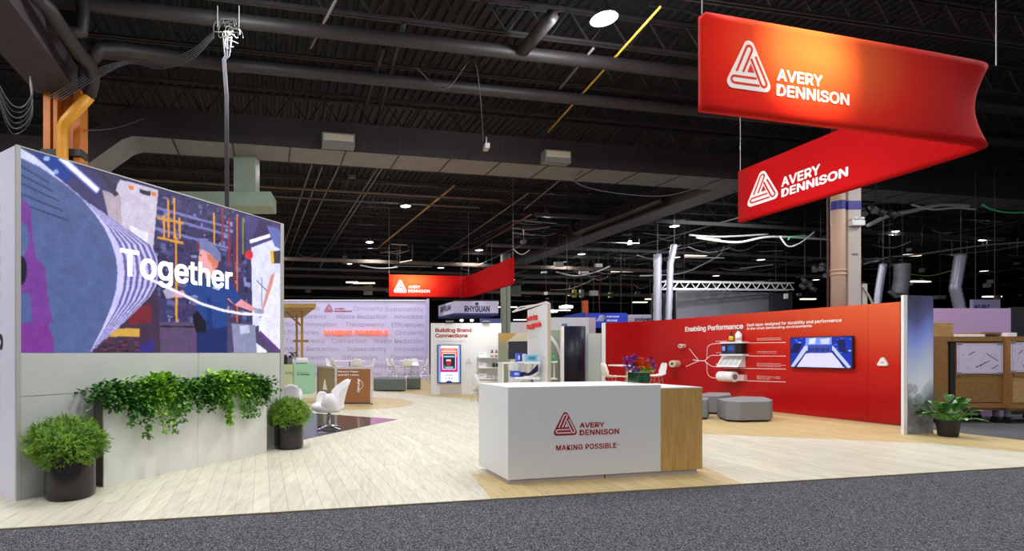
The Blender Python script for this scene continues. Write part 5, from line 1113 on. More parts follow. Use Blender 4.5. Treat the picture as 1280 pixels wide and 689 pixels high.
p = P3(370.5, 451, 19.0); t = thing('paper_roll', 'wide white paper roll lying on the mint green counter', 'roll', (p.x, 19.0, 1.09)); mb = MB(); mb.tube([(p.x, 19.0, 1.21), (p.x+0.42, 19.0, 1.21)], 0.115, 24); mb.build('paper', M_white2, t)
for q in (-0.02, 0.43): mb = MB(); mb.box((p.x+q, 19.0, 1.15), (0.02, 0.2, 0.12)); mb.build('end_bracket', M_white2, t)
for k, (x, h, m_, lab) in enumerate(((357, 0.27, M_dark, 'black appliance on the pale green counter by the video wall'), (362.5, 0.24, M_grey, 'grey appliance on the pale green counter'))):
    p = P3(x, 450, 19.3); t = thing('appliance', lab, 'appliance', (p.x, 19.3, 1.07)); mb = MB(); mb.box((p.x, 19.3, 1.07+h/2), (0.17, 0.2, h)); mb.build('housing', m_, t, bevel=0.01); mb = MB(); mb.lathe([(0.06, 0), (0.05, 0.08)], (p.x, 19.3, 1.07+h), 14); mb.build('hopper', M_dark, t)
p = P3(366, 452, 19.4); t = thing('flower_vase', 'small bunch of muted flowers in a vase on the pale green counter', 'flowers', (p.x, 19.4, 1.07)); mb = MB(); mb.lathe([(0.05, 1.07), (0.06, 1.2), (0.035, 1.27)], (p.x, 19.4, 0), 16); mb.build('vase', M_white2, t, True)
mb = MB()
for k in range(70): ivy_leaf(mb, Vector((p.x+rf.gauss(0, .09), 19.4+rf.gauss(0, .06), 1.42+rf.gauss(0, .09))), Vector((rf.uniform(-1, 1), rf.uniform(-1, 1), rf.uniform(0, 1))), 0.07)
mb.build('foliage', mat('muted_bouquet', (120, 120, 80), 0.7, rgb2=(90, 70, 60), scale=12), t, kind='stuff')
# ---------------------------------------------------------------- brown display case
SD = Plane((-0.95, 14.9), (0.135, 14.88)); SL = Plane((-1.56, 16.0), (-0.95, 14.9))
dc = thing('display_case', 'glass display case with brown panel and white lettering behind the swivel chair', 'display case', (-0.95, 14.9, 0.0155))
M_brown = mat('kraft_brown', (150, 98, 56), 0.5, var=0.12, scale=2); M_tan = mat('tan_glass', (156, 142, 104), 0.3, var=0.1, scale=3); M_alu = mat('aluminium_frame', (208, 206, 204), 0.35, 0.4)
mb = MB(); plate(mb, SD, 0.06, SD.L-0.07, 0.075, 1.03, -0.03, -0.01); mb.build('brown_panel', M_brown, dc)
mb = MB(); plate(mb, SL, 0.04, SL.L-0.06, 0.075, 1.05, -0.03, -0.01); mb.build('tan_panel', M_tan, dc)
for S_, a0, a1 in ((SD, 0.0, 0.05), (SD, SD.L-0.06, SD.L), (SL, 0, 0.035)): mb = MB(); plate(mb, S_, a0, a1, 0.05, 1.1, -0.05, 0.01); mb.build('frame_post', M_alu if S_ is SD else M_grey, dc)
for S_ in (SD, SL): mb = MB(); plate(mb, S_, 0.05, S_.L-0.05, 1.04, 1.1, -0.05, 0.008); mb.build('frame_rail', M_alu, dc); mb = MB(); plate(mb, S_, 0.05, S_.L-0.05, 0.035, 0.07, -0.05, 0.0); mb.build('frame_rail', M_dark, dc)
mb = MB(); mb.prism([(-0.95, 14.93), (0.1, 14.93), (-0.45, 16.0), (-1.5, 16.0)], 1.04, 1.06); mb.build('lid', mat('lid_glass', (190, 196, 190), 0.1), dc)
for x, y in ((-0.93, 14.93), (0.11, 14.92), (-1.53, 15.98)): mb = MB(); mb.lathe([(0.03, 0.0155), (0.035, 0.04)], (x, y, 0), 10); mb.build('foot', M_dark, dc)
ZD = lambda x, y: (380+x/6.89, 450+y/6.89)
for t_, x0, y0, x1, y1 in (('Recycle Paper', 292, 110, 468, 93), ('and PET Liners', 292, 137, 472, 122)): q0, q1 = ZD(x0, y0), ZD(x1, y1); pxwords(t_, SD, q0[0], q0[1], q1[0], q1[1], M_text_white, dc, bold=0.02, off=0.002, res=1)
(a0, b0), (a1, b1) = SD.m(*ZD(456, 278)), SD.m(*ZD(480, 160)); words('Circular', SD, a0, a1, b0, b1, M_text_white, dc, rot=1, bold=0.02, off=0.002, res=1)
(ac, bc), (ar, _) = SD.m(*ZD(465, 215)), SD.m(*ZD(510, 215)); mb = MB(); r0 = ar-ac
mb.grid([[SD.pt(ac+r*math.cos(t), bc+r*math.sin(t), 0.002) for r in (r0, r0-0.012)] for t in np.linspace(-1.2, 1.5, 14)]); mb.build('ring_arc', M_text_white, dc)
(a0, b0), (a1, b1) = SL.m(*ZD(160, 255)), SL.m(*ZD(200, 160)); mb = MB(); mb.add([SL.pt(a0, b0, 0.0), SL.pt(a1, b0, 0.0), SL.pt((a0*.3+a1*.7), b1-.1, 0.0), SL.pt((a0+a1)/2, b1, 0.0), SL.pt(a0*.7+a1*.3, b1-.1, 0.0)], [(0, 1, 2, 3, 4)]); mb.build('bottle_graphic', M_text_white, dc)
# ================================================================= BRAND WALL
SK = Plane((2.235, 18.4), (4.72, 18.4)); bw = thing('graphic_wall', 'white wall headed Building Brand Connections with a portrait screen', 'partition wall', (3.4, 18.5, 0.0155))
for a0, a1 in ((0, 1.06), (1.064, SK.L)): mb = MB(); plate(mb, SK, a0, a1, 0.0155, 2.545, -0.15, 0.0); mb.build('panel', M_white, bw)
ZK = lambda x, y: (535+x/5.297, 370+y/5.3)
def ktxt(t, x0, y0, x1, y1, m=M_brand_red, **k): q0, q1 = ZK(x0, y0), ZK(x1, y1); return pxwords(t, SK, q0[0], q0[1], q1[0], q1[1], m, bw, **k)
ktxt('Building Brand', 48, 246, 288, 214, bold=0.03, off=0.006, res=2); ktxt('Connections', 48, 276, 262, 250, bold=0.03, off=0.006, res=2)
ktxt('Adding new brand value to your packaging', 52, 304, 255, 297, M_text_grey, bold=0, off=0.006, res=1)
k0, kb0 = SK.m(*ZK(62, 577)); k1, kb1 = SK.m(*ZK(215, 323))
ks = thing('portrait_screen', 'portrait touch screen with pink and white picture on the brand wall', 'screen', SK.pt(k0, kb0, 0)); mb = MB(); plate(mb, SK, k0, k1, kb0, kb1, 0.0, 0.09); mb.build('bezel', mat('dark_blue_bezel', (24, 30, 60), 0.3), ks, bevel=0.006)
mb = MB(); plate(mb, SK, k0+0.1, k1+0.02, 0.0155, kb0, 0, 0.04); mb.build('column_cover', mat('warm_grey_cover', (198, 190, 184), 0.5), ks)
Z3 = lambda x, y: (460+x/9.143, 430+y/9.143)
pk = Paint(SK, k0+0.03, k1-0.03, kb0+0.03, kb1-0.03, 90, 150, (238, 242, 255))
pk.poly([Z3(805, 20), Z3(830, 20), Z3(825, 440), Z3(805, 440)], (120, 160, 240)); pk.poly([Z3(1030, 20), Z3(1048, 20), Z3(1048, 440), Z3(1030, 440)], (120, 160, 240))
pk.poly([Z3(824, 50), Z3(1020, 50), Z3(1020, 150), Z3(824, 150)], (250, 104, 84)); pk.poly([Z3(824, 150), Z3(1020, 150), Z3(1020, 320), Z3(824, 320)], (196, 30, 134))
for y0, y1, x0, x1 in ((64, 70, 860, 990), (80, 92, 838, 1006)): pk.poly([Z3(x0, y0), Z3(x1, y0), Z3(x1, y1), Z3(x0, y1)], (255, 214, 200))
pk.poly([Z3(846, 108), Z3(1000, 108), Z3(1000, 292), Z3(846, 292)], (240, 236, 244)); pk.poly([Z3(852, 114), Z3(990, 114), Z3(990, 284), Z3(852, 284)], (24, 34, 56)); pk.poly([Z3(862, 136), Z3(982, 136), Z3(982, 156), Z3(862, 156)], (140, 190, 230))
pk.poly([Z3(888, 190), Z3(940, 184), Z3(950, 200), Z3(940, 250), Z3(900, 250), Z3(888, 210)], (190, 30, 60)); pk.poly([Z3(890, 178), Z3(940, 178), Z3(944, 196), Z3(890, 198)], (240, 220, 190)); pk.poly([Z3(880, 258), Z3(968, 258), Z3(968, 278), Z3(880, 278)], (120, 200, 200)); pk.poly([Z3(852, 240), Z3(880, 240), Z3(880, 284), Z3(852, 284)], (60, 110, 90))
pk.poly([Z3(880, 350), Z3(970, 350), Z3(970, 360), Z3(880, 360)], (150, 150, 180))
for x in (886, 920, 950): pk.poly([Z3(x, 386), Z3(x+9, 386), Z3(x+9, 402), Z3(x, 402)], (110, 90, 150))
pk.disc(*Z3(922, 440), 3.8, 2.4, (30, 70, 190)); pk.build('picture', attr_mat('kiosk_screen', 1.15), ks, 0.093)
for x in (142, 382):
    X, _ = ZK(x, 0); a, _ = SK.m(X); t = thing('wall_spotlight', 'small clip-on spotlight above the %s half of the brand wall' % ('left' if x < 200 else 'right'), 'lamp', SK.pt(a, 2.545, 0)); mb = MB(); plate(mb, SK, a-0.02, a+0.02, 2.545, 2.6, -0.05, 0.02); mb.build('clamp', M_dark, t)
    mb = MB(); plate(mb, SK, a-0.13, a+0.13, 2.58, 2.63, 0.0, 0.12); mb.build('head', M_grey, t)
badge_a, badge_b = SK.m(*ZK(268, 432)); t = thing('badge', 'small pale triangle badge on the brand wall right of the screen', 'sign', SK.pt(badge_a, badge_b, 0)); mb = MB(); mb.add([SK.pt(badge_a+u, badge_b+w, o_) for o_ in (0, 0.04) for u, w in ((-0.1, -0.05), (0.1, -0.05), (0, 0.13))], [(2, 1, 0), (3, 4, 5), (0, 1, 4, 3), (1, 2, 5, 4), (2, 0, 3, 5)]); mb.build('plate', mat('pale_grey_plate', (200, 200, 210), 0.5), t)
M_shelfw = mat('shelf_white', (238, 238, 240), 0.45)
names = ('top', 'middle', 'bottom'); sh_b = []
for nm, y in zip(names, (408, 475, 548)):
    (a0, b0), (a1, _) = SK.m(*ZK(326, y)), SK.m(*ZK(487, y)); mb = MB(); plate(mb, SK, a0, a1, b0-0.02, b0+0.02, 0, 0.3); o = mb.build('wall_shelf', M_shelfw, None, bevel=0.003); tag(o, nm+' white shelf on the right half of the brand wall', 'shelf', 'shelves on the brand wall'); sh_b.append((a0, a1, b0+0.02))
mb = MB(); plate(mb, SK, sh_b[0][0], sh_b[0][1], 0.25, sh_b[2][2]-0.06, 0, 0.26); tag(mb.build('base_cabinet', M_shelfw, None), 'white base cabinet under the brand wall shelves', 'cabinet')
for x, w in ((417, 'left'), (445, 'right')): X, _ = ZK(x, 0); bottle('bottle', w+'-hand dark-capped bottle with red and white label on the top brand-wall shelf', SK, SK.m(X)[0], sh_b[0][2], 0.16, 0.25, 0.05, mat('brown_glass', (90, 40, 34), 0.2), M_dark, mat('red_white_label', (236, 210, 206), 0.5), 'bottles on the top brand-wall shelf')
for x, w in ((428, 'left'), (452, 'right')):
    X, _ = ZK(x, 0); a = SK.m(X)[0]; p = SK.pt(a, sh_b[1][2], 0.15); t = thing('jar', w+'-hand dark green jar on the middle brand-wall shelf', 'jar', p, 0, 'jars on the middle brand-wall shelf'); mb = MB(); mb.lathe([(0.045, 0), (0.05, 0.01), (0.05, 0.1), (0.042, 0.11)], n=18); mb.build('body', mat('dark_green_glass', (40, 56, 44), 0.25), t, True, world=False); mb = MB(); mb.lathe([(0.046, 0.11), (0.046, 0.14)], n=18); mb.build('lid', M_dark, t, world=False)
for k, (x, r) in enumerate(((375, 0.05), (400, 0.045), (425, 0.05), (450, 0.06), (470, 0.06))):
    X, _ = ZK(x, 0); p = SK.pt(SK.m(X)[0], sh_b[2][2], 0.15); t = thing('cup', 'small white cup, %s from the left on the bottom brand-wall shelf' % ORD[k], 'cup', p, 0, 'cups on the bottom brand-wall shelf'); mb = MB(); mb.lathe([(r*0.7, 0), (r, r*1.6), (r*0.9, r*1.6), (r*0.6, 0.01)], n=16); mb.build('cup_body', M_white2, t, True, world=False)
for nm, (s0, s1, b_) in zip(names, sh_b):
    p = SK.pt(s0+0.1, b_, 0.2); t = thing('label_card', 'tiny white printed card at the left of the %s brand-wall shelf' % nm, 'sign', p, 0, 'cards on the brand-wall shelves'); mb = MB(); plate(mb, SK, s0+0.03, s0+0.3, b_, b_+0.16, 0.10, 0.11); mb.build('card', M_white2, t); words('Labels', SK, s0+0.07, s0+0.2, b_+0.09, b_+0.12, M_text_grey, t, off=0.112, res=1)
p = GZ(590, 15.5); shell_chair('white shell chair just behind the left end of the counter', (p[0]+0.35, 15.9), -PI/2+0.3, 'white stool behind the counter', 0.45)
# ================================================================= SUPPLY CHAIN PANEL
ST = Plane((5.82-1.92, 12.75), (683/1-0, 1)) if False else Plane(gz(659.3, 441+1.5*FX/12.74, 0)[:], gz(683, 441+1.5*FX/11.0, 0)[:])
sp_ = thing('graphic_wall', 'narrow white panel with red Reducing Supply Chain heading behind the counter', 'partition wall', (*ST.p[:2], 0.0155))
mb = MB(); plate(mb, ST, 0, ST.L, 0.0155, 2.54, -0.02, 0.0); mb.build('panel', M_white, sp_)
q = ST.pt(ST.L, 0); mb = MB(); mb.prism([(q.x-0.0, q.y), (q.x+0.10, q.y+0.02), (q.x+0.10+ (ST.p.x-q.x), q.y+0.02+ST.L), (ST.p.x+0.02, ST.p.y)], 0.0155, 2.545); mb.build('core', mat('beige_edge', (186, 176, 160), 0.6), sp_)
Z5 = lambda x, y: (625+x/6.264, 370+y/6.264)
M_hot = mat('bright_red_print', (234, 50, 36), 0.5)
for t_, x0, y0, x1, y1 in (('Reducing', 218, 206, 295, 166), ('Supply Chain', 218, 268, 326, 224)): q0, q1 = Z5(x0, y0), Z5(x1, y1); pxwords(t_, ST, q0[0], q0[1], q1[0], q1[1], M_hot, sp_, bold=0.03, off=0.02, thick=0.03)
for y in (312, 326, 478, 490): q0, q1 = Z5(228 if y < 400 else 326, y+6), Z5(298 if y < 400 else 362, y); pxwords('Smarter labels and materials', ST, q0[0], q0[1], q1[0], q1[1], M_text_grey, sp_, bold=0, off=0.004, res=1)
def shelf_at(x0, x1, y, Z, lab, dp=0.5, grp=None, under=0):
    p, q = P3(x0, y, Z), P3(x1, y, Z); mb = MB(); mb.prism([(p.x, Z), (q.x, Z), (q.x, Z+dp), (p.x, Z+dp)], p.z-0.045, p.z); o = mb.build('display_shelf', M_shelfw, None, bevel=0.003); tag(o, lab, 'shelf', grp)
    for xx in (p.x+0.02, q.x-0.02): mb = MB(); mb.box((xx, Z+dp-0.03, (p.z-0.045+0.0155)/2), (0.025, 0.03, p.z-0.045-0.0155)); mb.build('upright', M_shelfw, o)
    return p.z
zt = shelf_at(655, 675, 452.5, 11.2, 'upper white shelf in front of the supply chain panel'); zl = shelf_at(645, 675, 471.8, 11.2, 'lower white shelf in front of the supply chain panel')
def carton(x0, x1, z, h, Z, c, lab, dp=0.2, pc=None, name='product_box'):
    p, q = P3(x0, 441, Z), P3(x1, 441, Z); t = thing(name, lab, 'box', ((p.x+q.x)/2, Z, z)); mb = MB(); mb.prism([(p.x, Z), (q.x, Z), (q.x, Z+dp), (p.x, Z+dp)], z, z+h); mb.build('carton', mat('carton_%d_%d_%d' % c, c, 0.4), t, bevel=0.003)
    if pc: mb = MB(); w = (q.x-p.x)*0.2; mb.prism([(p.x+w, Z-0.004), (q.x-w, Z-0.004), (q.x-w, Z), (p.x+w, Z)], z+h*0.3, z+h*0.75); mb.build('printed_panel', mat('pc_%d_%d_%d' % pc, pc, 0.4), t)
carton(657.5, 672.3, zt, 0.155, 11.25, (120, 196, 222), 'pale cyan flat carton on the upper supply shelf', pc=(80, 130, 170)); carton(655.2, 658, zt, 0.17, 11.3, (226, 226, 226), 'thin white box beside the cyan carton', 0.15)
zz = shelf_at(640, 656, 453, 11.9, 'white shelf left of the supply chain panel', 0.3)
carton(647, 650.6, zz, 0.21, 12.0, (50, 90, 210), 'narrow blue box with white band left of the cyan carton', pc=(220, 220, 250)); carton(651.5, 656.3, zz, 0.21, 12.0, (60, 50, 180), 'violet blue box left of the cyan carton')
carton(641, 650.5, zl, 0.13, 11.35, (30, 74, 190), 'blue shoe box on the lower supply shelf', 0.25, (170, 190, 240)); carton(651, 658, zl, 0.1, 11.5, (26, 40, 120), 'navy shoe box lid leaning beside the blue shoe box', 0.25)
# sneaker
p = P3(663, 471.8, 11.35); t = thing('sneaker', 'dark navy sneaker with white sole standing heel up on the lower supply shelf', 'shoe', (p.x, 11.35, zl), 0)
mb = MB(); sec = []
for k in range(13):
    u = k/12; xx = -0.15+0.33*u; lift = 0.02+0.17*max(0, u-0.35)**1.3; hgt = 0.045+0.03*math.sin(PI*u)+0.12*max(0, (u-0.45)/0.55)**1.2; wv = 0.045*(0.55+0.45*math.sin(PI*min(u*1.2+0.1, 1)))
    sec.append([Vector((p.x+xx-0.02*u+0.05*u*math.sin(a)*0, 11.35+wv*math.cos(a), zl+lift+hgt*0.5+hgt*0.5*math.sin(a))) for a in np.linspace(0, 2*PI, 14, endpoint=False)])
mb.grid(sec, close=True); mb.f += [tuple(range(14)), tuple(range(12*14, 13*14))]; mb.build('upper', mat('navy_knit', (28, 30, 70), 0.8), t, True)
mb = MB(); mb.grid([[Vector((p.x-0.16+0.34*u, 11.35+s_*0.05, zl+0.17*max(0, u-0.35)**1.3+dz)) for s_, dz in ((-1, 0), (1, 0), (1, 0.025), (-1, 0.025))] for u in np.linspace(0, 1, 12)], close=True); mb.build('sole', M_white2, t)
for x0, x1, y0, y1, Z, nm in ((641.5, 655, 454, 476.5, 12.3, 'white display plinth below the monitor'),):
    a_, b_ = P3(x0, y0, Z), P3(x1, y1, Z); mb = MB(); mb.prism([(a_.x, Z), (b_.x, Z), (b_.x, Z+0.4), (a_.x, Z+0.4)], 0.0155, a_.z); tag(mb.build('display_plinth', M_shelfw, None, bevel=0.004), nm, 'plinth')
# monitor and beige backdrop
Z = 17.0; a_, b_ = P3(626, 416, Z), P3(661, 416, Z)
bd_ = thing('graphic_wall', 'beige wall printed with a tree and brown arch between brand wall and supply panel', 'partition wall', (a_.x, Z, 0.0155)); SBd = Plane((a_.x, Z+0.3), (b_.x+0.8, Z+0.3))
pb_ = Paint(SBd, 0, SBd.L, 0.02, a_.z, 60, 60, (196, 192, 172)); T_ = pb_.B/a_.z; U_ = pb_.A/SBd.L
pb_.c[(T_ > 0.93-0.12*np.cos(U_*6))] = lin((176, 146, 84)); pb_.c[(U_ < 0.22+0.05*np.sin(T_*22)) & (T_ < 0.85)] = lin((140, 148, 124)); pb_.c[(U_ > 0.22) & (U_ < 0.45) & (T_ < 0.3)] = lin((160, 158, 130))
mb = MB(); plate(mb, SBd, 0, SBd.L, 0.0155, a_.z, -0.06, 0); mb.build('panel', mat('beige_panel', (196, 192, 172), 0.6), bd_); pb_.build('coloured_face', attr_mat('beige_print', rough=0.6, base=True), bd_, 0.003)
SM = Plane(P3(635, 441, 15.5)[:2], P3(662, 441, 15.0)[:2]); (m0, mb0), (m1, mb1) = SM.m(635.2, 449), SM.m(662, 426.5)
t = thing('monitor', 'switched-off dark monitor standing behind the supply shelves', 'monitor', SM.pt(m0, 0.0155, 0)); mb = MB(); plate(mb, SM, m0, m1, mb0, mb1, -0.05, 0); mb.build('screen', mat('dark_screen', (58, 60, 72), 0.25), t, bevel=0.004)
mb = MB(); plate(mb, SM, (m0+m1)/2-0.03, (m0+m1)/2+0.03, 0.03, mb1-0.1, -0.1, -0.05); plate(mb, SM, (m0+m1)/2-0.25, (m0+m1)/2+0.25, 0.0155, 0.035, -0.3, 0.1); mb.build('stand', M_dark, t)
a_, b_ = P3(626.8, 453.2, 15), P3(643, 453.2, 15); t = thing('desk', 'pale slim desk between the brand wall and the supply shelves', 'desk', (a_.x, 15, 0.0155)); mb = MB(); mb.prism([(a_.x, 14.9), (b_.x, 14.9), (b_.x, 15.5), (a_.x, 15.5)], a_.z-0.04, a_.z); mb.build('desk_top', M_shelfw, t)
for x in (a_.x+0.03, b_.x-0.03): mb = MB(); mb.box((x, 15.2, (a_.z-0.04+0.0155)/2), (0.04, 0.5, a_.z-0.056)); mb.build('leg', M_shelfw, t)
# arch ring and booth walls further right
ar = thing('arch_wall', 'grey green wall with a large white ring arc behind the supply panel', 'partition wall', (7, 19, 0.0155)); Z = 19.0
pl2 = [P3(686, 413, Z), P3(700, 413.5, Z), P3(704, 424, Z)]; SAr = Plane(P3(684, 441, Z)[:2], P3(706, 441, Z)[:2]); tb_ = P3(690, 413, Z).z
mb = MB(); plate(mb, SAr, 0, SAr.L, 0.0155, tb_, -0.1, 0); mb.build('panel', mat('sage_panel', (150, 164, 150), 0.6), ar)
(cA, cB) = SAr.m(672, 461); rr_ = SAr.m(703.5, 461)[0]-cA
mb = MB(); mb.grid([[SAr.pt(cA+r*math.cos(t_), cB+r*1.55*math.sin(t_), 0.02) for r in (rr_, rr_-0.09)] for t_ in np.linspace(0.0, 1.05, 20)]); mb.build('ring', M_white2, ar, solid=0.04)
zs = shelf_at(689.5, 697, 451.8, 17.5, 'small white shelf right of the supply panel', 0.3); bottle('bottle', 'bright green bottle on the small shelf right of the supply panel', Plane(P3(691, 441, 17.6)[:2], P3(693, 441, 17.6)[:2]), 0.03, zs, 0, 0.26, 0.05, mat('bright_green', (30, 180, 100), 0.3), mat('bright_green', (30, 180, 100), 0.3), mat('bright_green', (30, 180, 100), 0.3))
zs = shelf_at(688.5, 697, 473, 17.5, 'lower small white shelf right of the supply panel', 0.3)
t = thing('curved_screen', 'tall dark glossy curved panel in a thin white frame behind the counter', 'panel', (*P3(717, 441, 18)[:2], 0.0155)); pA, pB = P3(704.8, 408, 18), P3(730.7, 408, 18); mb = MB(); rows = []
for z_ in (0.0155, pA.z): rows.append([Vector((pA.x+(pB.x-pA.x)*u, 18-0.35*math.sin(PI*u)*0.5, z_)) for u in np.linspace(0, 1, 20)])
mb.grid(rows); mb.build('panel_face', mat('gloss_navy_black', (20, 22, 42), 0.4, spec=0.3), t, True, solid=0.03); mb = MB(); mb.box((pA.x-0.06, 18.0, pA.z/2), (0.09, 0.12, pA.z)); mb.build('frame_post', M_white2, t); mb = MB(); mb.box((pB.x+0.02, 18.03, pA.z/2), (0.03, 0.1, pA.z)); mb.build('frame_post', M_grey, t)
def wall_box(name, lab, x0, x1, ytop, Z, c, dp=0.1, rough=0.6, cat='partition wall', zb=0.0):
    a_, b_ = P3(x0, ytop, Z), P3(x1, ytop, Z); mb = MB(); mb.prism([(a_.x, Z), (b_.x, Z), (b_.x, Z+dp), (a_.x, Z+dp)], zb, a_.z); return tag(mb.build(name, mat('w_%d_%d_%d' % c, c, rough, var=0.05, scale=1), None), lab, cat)
wall_box('side_strip', 'narrow lavender strip right of the dark curved panel', 731.3, 735.6, 416, 18.6, (190, 184, 236))
wall_box('frosted_panel', 'pale green frosted panel left of the red wall end', 735.8, 753.0, 416.8, 18.3, (184, 200, 196), rough=0.25)
wall_box('booth_wall', 'long white neighbouring booth wall behind the dark panel', 688, 736, 397, 24, (214, 214, 222))
wall_box('booth_wall', 'pale pink wall end beside the white neighbouring wall', 736.2, 744.5, 397, 24.3, (200, 180, 190))
wall_box('booth_wall', 'pale lilac low wall behind the beige tree wall', 638.5, 651, 403, 26, (206, 208, 218))
wall_box('booth_wall', 'pale rose low wall right of the lilac one behind the supply panel', 651.2, 662, 403, 26, (216, 200, 206))
mb = MB(); a_ = P3(705.5, 407.5, 20); mb.box((a_.x, 20, a_.z+0.02), (0.2, 0.05, 0.13)); mb.tube([(a_.x, 20, a_.z-0.04), (a_.x, 20, 0.0)], 0.015, 6); tag(mb.build('small_sign', mat('sign_blue', (70, 120, 170), 0.4), None), 'tiny blue sign above the left edge of the dark curved panel', 'sign')
# ================================================================= COLUMNS
def hcol(lab, x0, x1, Z, m, top=10.0, band=None):
    a_, b_ = P3(x0, 441, Z), P3(x1, 441, Z); t = thing('steel_column', lab, 'column', ((a_.x+b_.x)/2, Z, 0)); w = b_.x-a_.x
    for u0, u1 in ((0, 0.42), (0.58, 1)): mb = MB(); mb.prism([(a_.x+w*u0, Z), (a_.x+w*u1, Z), (a_.x+w*u1, Z+w), (a_.x+w*u0, Z+w)], 0, top); mb.build('shaft', m, t)
    mb = MB(); mb.prism([(a_.x+w*0.4, Z+0.1), (a_.x+w*0.6, Z+0.1), (a_.x+w*0.6, Z+w*.8), (a_.x+w*0.4, Z+w*.8)], 0, top); mb.build('web', m, t); return t
hcol('grey green steel column under the right end of the far red banner', 628.2, 638.2, 34, mat('grey_green_steel', (142, 150, 136), 0.6), 8)
Z = 17.2; a_, b_ = P3(1060.5, 441, Z), P3(1076.5, 441, Z); SCo = Plane(a_[:2], b_[:2])
cc = thing('steel_column', 'tall pale column with blue band and small number behind the red wall', 'column', ((a_.x+b_.x)/2, Z, 0)); M_beige = mat('beige_paint', (196, 184, 178), 0.6, var=0.06, scale=2)
mb = MB(); mb.prism([(a_.x, Z), (b_.x, Z), (b_.x, Z+0.4), (a_.x, Z+0.4)], 0, 10); mb.build('shaft', M_beige, cc, bevel=0.01); M_blue = mat('blue_band', (42, 40, 140), 0.5)
zb_, zt_ = P3(0, 262, Z).z, P3(0, 251, Z).z; mb = MB(); mb.prism([(a_.x-0.004, Z-0.004), (b_.x+0.004, Z-0.004), (b_.x+0.004, Z+0.4), (a_.x-0.004, Z+0.4)], zb_, zt_); mb.build('blue_band', M_blue, cc)
pxwords('A304', SCo, 1064.5, 319.5, 1072.5, 316.5, M_text_dark, cc, bold=0.02, off=0.004, res=1)
px_ = P3(1051, 441, Z); t = thing('downpipe', 'round beige pipe with blue band standing against the tall column', 'pipe', (px_.x, Z, 0)); mb = MB(); mb.tube([(px_.x, Z+0.1, 0), (px_.x, Z+0.1, 10)], 0.195, 24); mb.build('pipe_body', mat('peach_paint', (206, 172, 150), 0.55), t, True)
mb = MB(); mb.tube([(px_.x, Z+0.1, zb_), (px_.x, Z+0.1, zt_)], 0.2, 24, caps=False); mb.build('blue_band', M_blue, t, True)
for y in (338, 343): z_ = P3(0, y, Z).z; mb = MB(); mb.tube([(px_.x, Z+0.1, z_-0.03), (px_.x, Z+0.1, z_+0.03)], 0.215, 24); mb.build('coupling', mat('peach_paint', (206, 172, 150), 0.55), t, True)
mb = MB(); xx = P3(1044, 441, Z).x; mb.tube([(xx-0.02, Z+0.25, 0), (xx-0.02, Z+0.25, 10)], 0.03, 8); tag(mb.build('conduit', mat('rust_brown', (96, 60, 50), 0.6), None, True), 'thin brown conduit left of the beige pipe', 'conduit')
p = P3(1071, 279, 17.12); t = thing('emergency_light', 'white emergency light with two heads on the tall column', 'lamp', p); mb = MB(); mb.box(p, (0.42, 0.15, 0.17)); mb.build('housing', M_white2, t, bevel=0.01)
for d in (-0.1, 0.13): mb = MB(); mb.lathe([(0.06, 0), (0.09, 0.06), (0.05, 0.1)], (p.x+d, p.y-0.02, p.z+0.09), 14); mb.build('lamp_head', M_white2, t, True)
cable([P3(1078, 358, 17.3), P3(1087, 372, 17.3), P3(1090, 382, 17.3), P3(1084, 392, 17.3)], 0.03, M_beige, 'beige hose looping beside the tall column')
p = P3(1080, 382, 17.3); mb = MB(); mb.box((p.x+0.05, 17.4, 1.9), (0.16, 0.16, 3.8)); tag(mb.build('utility_post', M_beige, None), 'short beige post right of the tall column', 'post')
# spotlight clusters
def cluster(lab, x, y, Z, n, s_, seed):
    r_ = random.Random(seed); c = P3(x, y, Z); t = thing('spotlight_cluster', lab, 'lamp', c); mb = MB(); mb.tube([c+Vector((-s_, 0, 0.2)), c+Vector((s_, 0, 0.25))], 0.03, 6); mb.tube([c+Vector((0, 0, 0.2)), Vector((c.x, c.y, 10))], 0.02, 5); mb.build('bar', M_black_metal, t)
    for k in range(n):
        q = c+Vector((r_.uniform(-s_, s_), r_.uniform(-.2, .2), r_.uniform(-s_*0.8, .15))); d = Vector((r_.uniform(-1, 1), -0.6, -0.7)).normalized(); mb = MB(); mb.tube([q, q+d*0.3], [0.09, 0.13], 12); mb.build('lamp_can', M_black_metal, t, True)
        mb = MB(); mb.tube([q+d*0.295, q+d*0.305], 0.115, 12); mb.build('lens', M_silver, t)
cluster('cluster of black stage spotlights right of the tall column', 1095, 262, 19, 5, 0.45, 1); cluster('cluster of stage lights left of the tall column', 1026, 330, 24, 6, 0.5, 2); cluster('small stage light group low left of the tall column', 1006, 352, 26, 4, 0.4, 3); cluster('black fitting group above the hanging duct', 1118, 325, 28, 4, 0.4, 4)
